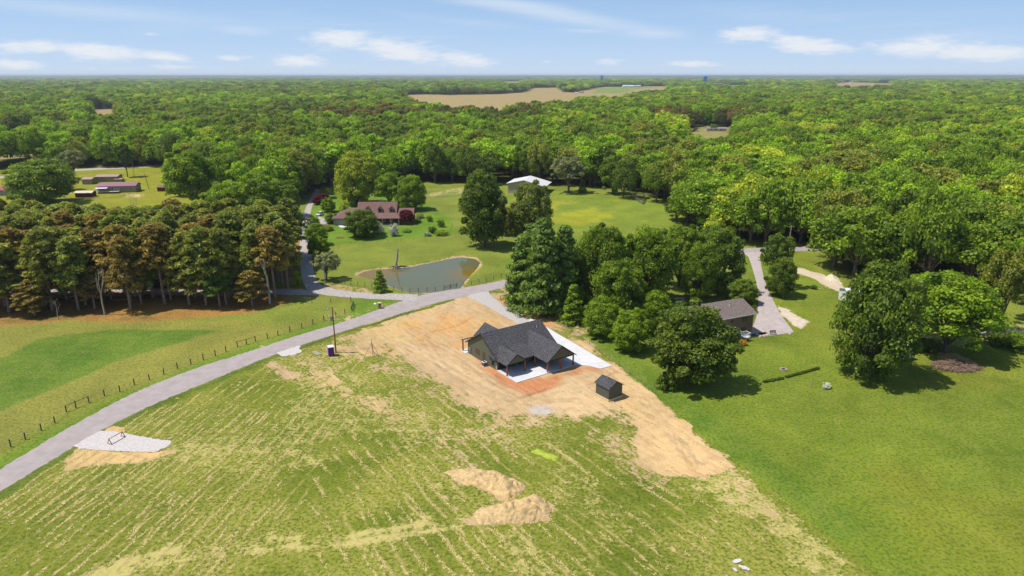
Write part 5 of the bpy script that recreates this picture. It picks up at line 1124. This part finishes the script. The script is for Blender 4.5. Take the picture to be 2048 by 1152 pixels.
# far wooded hills
hm_ = mat('far_hill_forest', srgb(58, 84, 52), .9, .3, .01)
m_ = MB(); n = 240; rh = np.random.default_rng(11)
for row, (yy, hb) in enumerate(((13000, 0), (14500, 38), (17000, 50), (22000, 0))):
    for i in range(n):
        x = -24000 + 48000 * i / (n - 1); h = 0 if hb == 0 else hb + 16 * float(fbm(np.array([x]), np.array([yy * 1.0]), 5200, 5)[0]) + rh.uniform(-5, 5)
        m_.v.append((x, yy, h - (1 if hb == 0 else 0)))
for r_ in range(3):
    for i in range(n - 1): k = r_ * n + i; m_.f.append((k, k + 1, k + n + 1, k + n))
o = m_.build('hills', hm_); tag(o, kind='structure')

# ------------------------------------------------------------------ brick house
E0 = P(1503.4, 669.7); BRZ = math.atan2(.41, .91)
K = thing('brick_house', 'two-storey brown brick house with grey-brown roof behind the large maple', 'house', (E0[0], E0[1], 0), BRZ)
BRK = mat('brown_brick', srgb(112, 88, 74), .9, .12, 3, pattern='brick', col2=srgb(140, 112, 94)); GBR = mat('grey_brown_shingles', srgb(126, 108, 99), .9, .12, 1.5, .3, pattern='shingle', pscale=(3, 5, 5))
ZW = 5.5
MB().prism([(0, 0), (0, ZW), (4.7, 7.3), (9.4, ZW), (9.4, 0)], -17, 0).build('wall', BRK, K)
rf_ = MB(); rf_.gable_roof(-17.5, .55, -.55, 9.95, ZW - .02, 7.6); r__ = rf_.build('roof', GBR, K)
MB().box(-17.5, .56, -.62, -.555, ZW - .22, ZW - .03).build('gutter', WR, r__)
for x, y in ((-5.0, 2.8), (-8.8, 2.8)): MB().tube([(x, y, 6.6), (x, y, 7.25)], .12, 8).build('roof_vent', WR, r__)
for (xc, zc, w_, h_) in ((-2.6, 4.3, 1.1, 1.1), (-2.7, 1.7, 1.2, 1.2), (-6.4, 4.3, .7, .7), (-10.5, 4.2, 1.3, 1.2), (-13.5, 4.2, 1.3, 1.2)): win_y(K, xc, zc, w_, h_, BRK if zc > 9 else BLK, y=0)
MB().tube([(-.2, -.08, 0), (-.2, -.08, 5.4)], .06, 6).build('downpipe', SKD, K)
MB().box(-4.5, 4.0, -1.0, -.02, .02, .1).build('footpath', OLDC, K)
m_ = MB(); m_.box(-13, -7.2, -3.2, -.03, 2.55, 2.7)
for x in (-12.8, -10, -7.4): m_.box(x, x + .15, -3.15, -3.0, 0, 2.55)
dk_ = m_.build('deck', WHT, K)
m_ = MB()
def railing(a, b):
    a, b = Vector(a), Vector(b); n = max(2, int((b - a).length / .28))
    for z in (.15, .98): m_.tube([a + Vector((0, 0, z)), b + Vector((0, 0, z))], .05, 4)
    for i in range(n + 1): q_ = a + (b - a) * i / n; m_.tube([q_ + Vector((0, 0, .1)), q_ + Vector((0, 0, 1.0))], .035, 4)
    for q_ in (a, b): m_.tube([q_, q_ + Vector((0, 0, 1.15))], .08, 4)
railing((-13, -3.2, 2.7), (-7.2, -3.2, 2.7)); railing((-7.2, -3.2, 2.7), (-7.2, -1.5, 2.7)); railing((-7.2, -1.5, 2.6), (-4.6, -1.5, 1.0)); railing((-7.2, -2.9, 2.6), (-4.6, -2.9, 1.0)); railing((-4.6, -1.5, 1.0), (-3.2, -1.5, 1.0)); railing((-4.6, -2.9, 1.0), (-3.2, -2.9, 1.0)); railing((-3.2, -2.9, 1.0), (-3.2, -1.5, 1.0))
m_.build('railing', WHT, dk_)
m_ = MB()
for i in range(8): m_.box(-7.2 + i * .32, -6.85 + i * .32, -2.8, -1.6, 2.45 - i * .2, 2.52 - i * .2)
m_.box(-4.6, -3.2, -2.85, -1.55, .9, .98); m_.build('stairs', WHT, dk_)
# bench, urn and stone by the parking
q = loc(1546, 670); K = thing('garden_bench', 'dark slatted bench at the near edge of the old concrete parking', 'bench', (q[0], q[1], .1), R(10))
m_ = MB()
for k in range(4): m_.box(-.75, .75, -.2 + k * .12, -.1 + k * .12, .42, .45)
m_.build('seat', BLK, K); m_ = MB()
for k in range(4): m_.box(-.75, .75, .27, .31, .55 + k * .12, .63 + k * .12)
m_.build('backrest', BLK, K)
for x in (-.7, .65):
    for y in (-.18, .25): MB().box(x, x + .06, y, y + .06, 0, .42 if y < 0 else 1.0).build('leg', BLK, K)
random.seed(5)
for k, (px, py) in enumerate(((1515, 670), (1521, 673), (1528, 672), (1534, 671), (1580, 668))):
    o = MB().dome((0, 0, 0), .5, .35, 7, 3).build('rock', mat('garden_rock', srgb(186, 160, 148), .9, .2, 3, .5)); o.location = loc(px, py); o.rotation_euler = (0, 0, k); o.scale = (1.1 + .2 * (k % 2), .8, 1); tag(o, ['pinkish garden rock nearest the brick house corner', 'second pinkish garden rock from the brick house', 'third pinkish garden rock from the brick house', 'pinkish garden rock next to the bench', 'pinkish rock at the far right corner of the old parking'][k], 'rock')
# fire pit, post and bed on the lawn
q = loc(1567, 740); K = thing('fire_pit', 'round stone fire pit on the right lawn', 'fire pit', q)
m_ = MB()
for i in range(14):
    a = 2 * math.pi * i / 14; m_.box(.62 * math.cos(a) - .13, .62 * math.cos(a) + .13, .62 * math.sin(a) - .12, .62 * math.sin(a) + .12, 0, .28)
m_.build('stone_ring', PAL, K); MB().tube([(0, 0, .01), (0, 0, .1)], .5, 12).build('ash', BLK, K)
pole(1621.5, 775, 1.7, 'short grey post beside the white flowering bush on the lawn', .1, DEADWOOD, name='garden_post')['category'] = 'post'
q = loc(1567, 600); 
# picnic table grey behind brick house
q = loc(1358, 602); K = thing('picnic_table', 'pale table in the shade left of the brick house roof', 'table', q, R(10)); MB().box(-1.4, 1.4, -.5, .5, .72, .8).build('table_top', PAL, K); MB().box(-1.4, 1.4, .7, .95, .42, .48).box(-1.4, 1.4, -.95, -.7, .42, .48).build('bench_seat', PAL, K)
MB().box(-1.1, -1.0, -.8, .8, 0, .715).box(1.0, 1.1, -.8, .8, 0, .715).build('leg_frame', PAL, K)

# ------------------------------------------------------------------ generic little buildings
def house(name, label, cat, px, py, rz, w_, d_, zw, zr, wall, rf, over=.4, wins=(), axis='x', h0=0.0):
    q = loc(px, py, 0); K = thing(name, label, cat, q, rz)
    if axis == 'x': MB().prism([(0, 0), (0, zw), (d_ / 2, zr - .15), (d_, zw), (d_, 0)], 0, w_).build('wall', wall, K)
    else: MB().prism([(0, 0), (0, zw), (w_ / 2, zr - .15), (w_, zw), (w_, 0)], 0, d_, 'y').build('wall', wall, K)
    MB().gable_roof(-over, w_ + over, -over, d_ + over, zw - .03, zr, axis, .14).build('roof', rf, K)
    for (xc, zc, a, b) in wins: win_y(K, xc, zc, a, b, WHT, y=0)
    return K
RBR = mat('reddish_shingles', srgb(132, 88, 76), .9, .12, 1.5, .3, pattern='shingle', pscale=(3, 5, 5)); CBW = mat('cape_wall', srgb(150, 140, 134), .8, .06, 2, 0)
REDB = mat('cape_brick', srgb(110, 62, 50), .9, .12, 3, pattern='brick', col2=srgb(130, 78, 62))
# cape house: base of main block front-left
x0, y0 = P(716, 449); mp = mpp(y0)
K = thing('cape_house', 'large cape style house with reddish-brown roof and three dormers', 'house', (x0, y0, 0), R(2)); WX = 17.0
MB().prism([(0, 0), (0, 3.0), (5.5, 7.9), (11, 3.0), (11, 0)], 0, WX - 1.5).build('wall', REDB, K)
r_ = MB(); r_.slab([(-.4, -2.4, 2.9), (WX + .6, -2.4, 2.9), (WX - 1.2, 1.0, 4.5), (-.4, 1.0, 4.5)], .16); r_.slab([(-.4, 1.0, 4.5), (WX - 1.2, 1.0, 4.5), (WX - 1.2, 5.5, 8.3), (-.4, 5.5, 8.3)], .16); r_.slab([(-.4, 5.5, 8.3), (WX - 1.2, 5.5, 8.3), (WX - 1.2, 11.4, 2.9), (-.4, 11.4, 2.9)], .16)
r__ = r_.build('roof', RBR, K); MB().box(5.0, 7.4, 5.9, 6.7, 7.6, 8.9).build('chimney', REDB, r__)
for xc in (4.0, 9.0, 13.6):
    f = MB().prism([(xc - .85, 4.4), (xc - .85, 6.1), (xc, 6.9), (xc + .85, 6.1), (xc + .85, 4.4)], 1.3, 4.2, 'y').build('dormer', CBW, K); MB().gable_roof(xc - 1.15, xc + 1.15, 1.05, 4.6, 5.95, 7.15, 'y', .1).build('dormer_roof', RBR, f); MB().box(xc - .45, xc + .45, 1.24, 1.3, 5.0, 6.1).build('dormer_window', GLS, f)
for xc in (.1, 3.4, 6.8, 10.2, 13.6, WX - .2): MB().box(xc, xc + .16, -2.15, -1.99, .3, 2.75).build('column', WHT, K)
MB().box(-.2, WX, -2.3, -.02, 0, .3).build('porch_floor', PAL, K)
for xc in (2, 5.2, 10.5, 13.6): win_y(K, xc, 1.7, 1.2, 1.5, WHT)
f = MB().box(7.2, 8.3, -.06, -.01, .3, 2.5).build('door', BLK, K)
MB().prism([(-.5, 0), (-.5, 2.9), (4.5, 5.6), (9.5, 2.9), (9.5, 0)], WX - 1.0, WX + 5.2).build('wing_wall', REDB, K)
MB().gable_roof(WX - 1.1, WX + 5.7, -1.0, 10.0, 2.85, 5.9).build('wing_roof', RBR, K)
MB().box(-9.5, -.5, -1.5, 9.0, 0, 2.9).build('garage_wall', CBW, K)
r_ = MB(); r_.slab([(-10.1, -2.0, 2.9), (-.3, -2.0, 2.9), (-.3, 4, 5.9), (-4.5, 4.0, 5.9)], .15); r_.slab([(-10.1, -2, 2.9), (-4.5, 4, 5.9), (-10.1, 9.6, 2.9)], .15); r_.slab([(-10.1, 9.6, 2.9), (-4.5, 4, 5.9), (-.3, 4, 5.9), (-.3, 9.6, 2.9)], .15); r_.build('garage_roof', RBR, K)
sheet('garden_path', pp([(672, 447), (680, 444), (687, 452), (700, 453), (697, 456), (680, 455)]), .06, CONC, 2); sheet('cape_parking', pp([(636, 432), (652, 438), (656, 450), (640, 450)]), .06, GRAV, 2)
o = MB().dome((0, 0, 0), 1, .15, 16, 3).build('mulch_bed', mat('mulch', srgb(110, 66, 48), .95, .2, 3, .5)); o.location = loc(680, 475.5); o.scale = (1.7, 1.5, 1); tag(o, 'small round mulch bed on the cape house lawn', 'flower bed')
o = MB().dome((0, 0, 0), 1, .12, 16, 3).build('mulch_bed', MATS['mulch']); o.location = loc(647, 451); o.scale = (2.0, 2.6, 1); tag(o, 'oval reddish mulch bed beside the parked car', 'flower bed')
# cars
def car(px, py, rz, paint, label, tall=1.0):
    K = thing('parked_car', label, 'car', loc(px, py, .05), rz); pm = mat('car_paint_' + paint[0], paint[1], .3, .03, 2, spec=.6)
    MB().prism([(-2.2, .3), (-2.25, .75), (-1.2, .95 * tall), (-1.15, .95), (1.9, .98), (2.2, .85), (2.2, .3)], -.85, .85, 'y').build('body', pm, K)
    c = MB().add([(-1.2, -.8, .93), (1.9, -.8, .93), (1.9, .8, .93), (-1.2, .8, .93), (-.5, -.66, 1.5 * tall), (1.5, -.66, 1.5 * tall), (1.5, .66, 1.5 * tall), (-.5, .66, 1.5 * tall)], [(4, 5, 6, 7), (0, 1, 5, 4), (1, 2, 6, 5), (2, 3, 7, 6), (3, 0, 4, 7), (0, 3, 2, 1)]).build('cabin_glass', GLS, K)
    MB().box(-.45, 1.45, -.62, .62, 1.5 * tall + .002, 1.5 * tall + .05).build('roof', pm, K)
    for x in (-1.4, 1.35):
        for y in (-.86, .66): wh = MB().tube([(x, y, .32), (x, y + .2, .32)], .33, 14).build('wheel', BLK, K); MB().tube([(x, y - .01 if y < 0 else y + .2, .32), (x, y if y < 0 else y + .21, .32)], .18, 10).build('rim', GRYM, wh)
    return K
car(640, 431, R(75), ('white', (.7, .7, .72)), 'white car parked left of the cape house')
car(15, 377, R(85), ('white', (.7, .7, .72)), 'white van parked at the left edge beside the red roof', 1.25)
car(1387, 262, R(30), ('red', (.35, .02, .03)), 'dark red car on the grass left of the distant trailer home')
car(1391, 260, R(20), ('red', (.35, .02, .03)), 'second dark red car farther right near the distant trailer home')
car(131, 371, R(10), ('maroon', (.12, .02, .03)), 'dark maroon car beside the tan outbuilding'); car(122, 366, R(10), ('grey', (.3, .3, .32)), 'grey car in the shade left of the tan outbuilding')
car(1975, 668, R(15), ('grey', (.3, .3, .32)), 'grey car half hidden behind the right edge trees')
# white barn
WMR = mat('white_metal_roof', (.66, .66, .68), .55, .04, 1, pattern='stripe', pscale=(1.1, 1.1, 0), col2=(.5, .5, .52)); TANM = mat('tan_metal', srgb(170, 156, 136), .7, .06, 2, pattern='stripe', pscale=(2, 2, 0))
qx, qy = P(1040, 387); K = thing('white_barn', 'white metal roofed barn with open bay at the far end of the pasture', 'barn', (qx, qy, 0), R(-14))
MB().prism([(-6.5, 0), (-6.5, 4.9), (2, 6.8), (10.5, 4.5), (10.5, 0)], 0, 16, 'y').build('wall', TANM, K)
MB().slab([(-7.2, -.6, 5.0), (2, -.6, 7.0), (2, 16.5, 7.0), (-7.2, 16.5, 5.0)], .15).slab([(2, -.6, 7.0), (13.4, -.6, 4.0), (13.4, 16.5, 4.0), (2, 16.5, 7.0)], .15).build('roof', WMR, K)
MB().box(6.2, 10.0, -.06, -.01, 0, 4.0).build('bay_shade_panel', BLK, K)  # black panel on the solid wall, painted shade for the bay's interior
for x in (14.1, 14.1): MB().box(12.9, 13.1, -.1 + (0 if x else 0), .15, 0, 4.3).build('post', SKD, K); break
# left homes
PRF = mat('purple_metal_roof', srgb(150, 104, 124), .5, .06, 2, pattern='stripe', pscale=(1.6, 0, 0)); LPS = mat('grey_siding', srgb(148, 140, 146), .8, .05, 2, pattern='stripe', pscale=(0, 0, 4))
TRF = mat('pink_tan_roof', srgb(166, 138, 132), .7, .06, 2, pattern='stripe', pscale=(1.6, 0, 0)); TWS = mat('tan_siding', srgb(146, 138, 120), .8, .06, 2)
K = house('mobile_home', 'long grey mobile home with purple metal roof and wooden deck', 'house', 196, 386, R(9), 18.5, 7.5, 3.4, 4.6, LPS, PRF, wins=((7.2, 1.9, 1.2, 1.0), (11.2, 1.8, 1.2, 1.2), (16.2, 1.9, 1.3, 1.1)))
m_ = MB(); m_.box(0, 11, -3.2, -.03, .8, .95)
for x in (0, 2.7, 5.4, 8.1, 10.9): m_.box(x, x + .12, -3.18, -3.06, 0, 1.9)
m_.box(0, 11, -3.14, -3.08, 1.8, 1.9); m_.box(0, 11, -3.14, -3.08, 1.3, 1.38); m_.build('deck', PAL, K)
MB().slab([(-.2, -2.8, 2.65), (5.5, -2.8, 2.65), (5.5, -.42, 2.85), (-.2, -.42, 2.85)], .08).build('porch_canopy', WHT, K)
K = house('outbuilding', 'long tan outbuilding with pale pinkish roof behind the mobile home', 'outbuilding', 193, 364, R(6), 11.5, 7, 3.0, 3.8, TWS, TRF, over=.5, wins=((1.8, 2.3, 1, .5), (6, 2.3, 1, .5)))
K = house('outbuilding', 'shorter tan outbuilding with pinkish roof left of the gap', 'outbuilding', 165, 369, R(6), 5.0, 7, 2.9, 3.7, TWS, TRF, over=.4)
REDS = mat('red_board', srgb(110, 40, 34), .8, .12, 2, pattern='stripe', pscale=(3, 0, 0)); CRF = mat('cream_roof', srgb(205, 196, 176), .6, .05, 2)
house('red_shed', 'dark red shed with cream roof in front of the mobile home', 'shed', 151, 395, R(3), 8.0, 4.4, 2.3, 3.0, REDS, CRF)
house('dark_shed', 'small brown-red shed with grey roof right of the mobile home', 'shed', 315, 383, R(3), 5.2, 4.4, 2.2, 3.0, REDS, GBR, over=.25)
house('pink_shed', 'low pinkish shed between outbuilding and mobile home', 'shed', 229, 364, R(6), 4.2, 3, 1.6, 2.0, TWS, TRF, over=.2)
house('red_roof_house', 'house with dull red roof cut by the left edge', 'house', -45, 392, R(5), 16, 8, 2.8, 4.2, LPS, mat('dull_red_roof', srgb(150, 84, 80), .8, .1, 2))
house('red_roof_shed', 'white shed with orange-red roof under the spreading oak', 'shed', 49, 396, R(5), 3.6, 3.4, 2.6, 3.3, WHT, mat('orange_red_roof', srgb(170, 84, 54), .8, .1, 2), over=.25)
# right: white building behind maple, camper
house('white_building', 'white metal roofed building mostly hidden by the right hand maple', 'building', 1700, 616, R(-4), 12, 8, 3.0, 4.2, WHT, WMR, over=.4)
K = thing('camper_trailer', 'white camper trailer peeking out right of the large lawn maple', 'trailer', loc(1790, 728), R(24)); MB().prism([(-.2, .5), (0, 3.0), (.5, 3.25), (5.0, 3.25), (5.4, 2.9), (5.4, .5)], 0, 2.4, 'y').build('body', WHT, K); MB().box(1.2, 2.2, -.03, -.005, 1.7, 2.5).box(3.4, 4.2, -.03, -.005, 1.7, 2.5).build('window', GLS, K)
for x in (2.2, 3.1): MB().tube([(x, -.02, .35), (x, .25, .35)], .35, 12).build('wheel', BLK, K)
# distant buildings
MHB = mat('beige_siding', srgb(200, 180, 168), .8, .05, 2); GRF = mat('grey_roof', srgb(130, 122, 124), .8, .08, 2)
house('trailer_home', 'distant beige trailer home with grey roof in a forest clearing', 'house', 1413, 262.5, R(-6), 21, 8, 2.9, 4.4, MHB, GRF, wins=((5, 1.8, 1.6, 1.3), (10, 1.8, 2.4, 1.4), (15.5, 1.8, 2.4, 1.4)))
house('trailer_annex', 'small white annex at the right end of the distant trailer home', 'building', 1463, 263, R(-6), 3.4, 5, 2.8, 3.2, MHB, WHT)
def farb(px, py, w_, d_, zw, zr, wall, rf, name, label, cat='building'): return house(name, label, cat, px, py, 0, w_, d_, zw, zr, wall, rf, over=.8)
farb(1246, 174.3, 60, 25, 6, 10, WHT, WMR, 'farm_building', 'long pale farm building at the far end of the green field'); farb(1271, 173.8, 28, 15, 6, 9, MHB, WMR, 'farm_barn', 'white roofed barn right of the long farm building', 'barn')
farb(1331, 170.5, 26, 18, 6, 9, MHB, WMR, 'far_barn', 'small far white barn at the forest edge', 'barn'); farb(1316, 171, 22, 14, 5, 9, MHB, GRF, 'far_barn', 'small far grey roofed barn left of the white one', 'barn')
farb(1159, 186, 16, 9, 3.5, 6, MHB, GRF, 'farmhouse', 'tiny farmhouse among trees at the edge of the tan field', 'house'); farb(1150, 187, 8, 7, 3, 4.5, WHT, WMR, 'farm_shed', 'tiny white shed left of the field farmhouse', 'shed')
BRF = mat('far_brick', srgb(176, 128, 104), .9, .1, .2)
farb(1428, 172.5, 48, 30, 14, 16, BRF, BRF, 'school_building', 'far flat brick building below the right water tower'); farb(1417, 172.5, 38, 30, 8, 10, WHT, GRF, 'school_annex', 'far pale low annex left of the brick building'); farb(1444, 172.5, 40, 30, 8, 10, MHB, GRF, 'school_wing', 'far pale low wing right of the brick building')
farb(1684, 166.5, 20, 14, 5, 8, MHB, GRF, 'far_farmhouse', 'far grey roofed house above the small tan field', 'house'); farb(1700, 166.2, 24, 14, 6, 9, WHT, WMR, 'far_white_barn', 'far white barn above the small tan field', 'barn')
farb(1668, 262, 7, 7, 8, 11, WHT, WMR, 'forest_cabin', 'white roof peeking out of the right hand wood', 'house')
BLU = mat('water_tower_blue', srgb(60, 120, 190), .5, .05, .2)
def tower(px, Yd, h, label):
    K = thing('water_tower', label, 'water tower', ((px - 1024) * mpp(Yd), Yd, 0)); r_ = 9
    for i in range(6): a = math.pi * i / 3; MB().tube([(r_ * math.cos(a), r_ * math.sin(a), 0), (r_ * .8 * math.cos(a), r_ * .8 * math.sin(a), h - 9)], .9, 6).build('leg', BLU, K)
    m_ = MB(); m_.tube([(0, 0, h - 11), (0, 0, h - 8), (0, 0, h - 1), (0, 0, h + 1)], [4, 10, 10, 4], 16).build('tank', BLU, K); MB().tube([(0, 0, 0), (0, 0, h - 10)], 1.5, 8).build('riser', BLU, K)
tower(1203, 4800, 56, 'far blue water tower on the horizon, left and lower of two'); tower(1409, 3600, 54, 'far blue water tower on the horizon above the brick building')

bylab = {}
for o in bpy.data.objects:
    if o.parent is None and 'label' in o and 'group' in o: bylab.setdefault(o['label'], []).append(o)
for lb, os_ in bylab.items():
    if 2 <= len(os_) <= 3 and len(lb.split()) <= 14:
        os_.sort(key=lambda o: o.location.x / o.location.y)
        for o, wd in zip(os_, ('left one', 'right one') if len(os_) == 2 else ('leftmost one', 'middle one', 'rightmost one')): o['label'] = lb + ', ' + wd

# ------------------------------------------------------------------ haze
hzm = bpy.data.materials.new('haze'); hzm.use_nodes = True; hzm.node_tree.nodes.clear(); t = NT(hzm.node_tree)
pv = t.node('ShaderNodeVolumePrincipled'); pv.inputs['Color'].default_value = (.80, .88, 1, 1); pv.inputs['Density'].default_value = .000065; pv.inputs['Anisotropy'].default_value = .2
ho = t.node('ShaderNodeOutputMaterial'); t.link(pv.outputs[0], ho.inputs['Volume'])
o = MB().box(-50000, 50000, -250, 66000, -3.2, 74).build('haze', hzm); tag(o, kind='stuff')
SC.cycles.volume_bounces = 0
SC.cycles.max_bounces = 5; SC.cycles.diffuse_bounces = 2; SC.cycles.transmission_bounces = 3; SC.cycles.glossy_bounces = 2
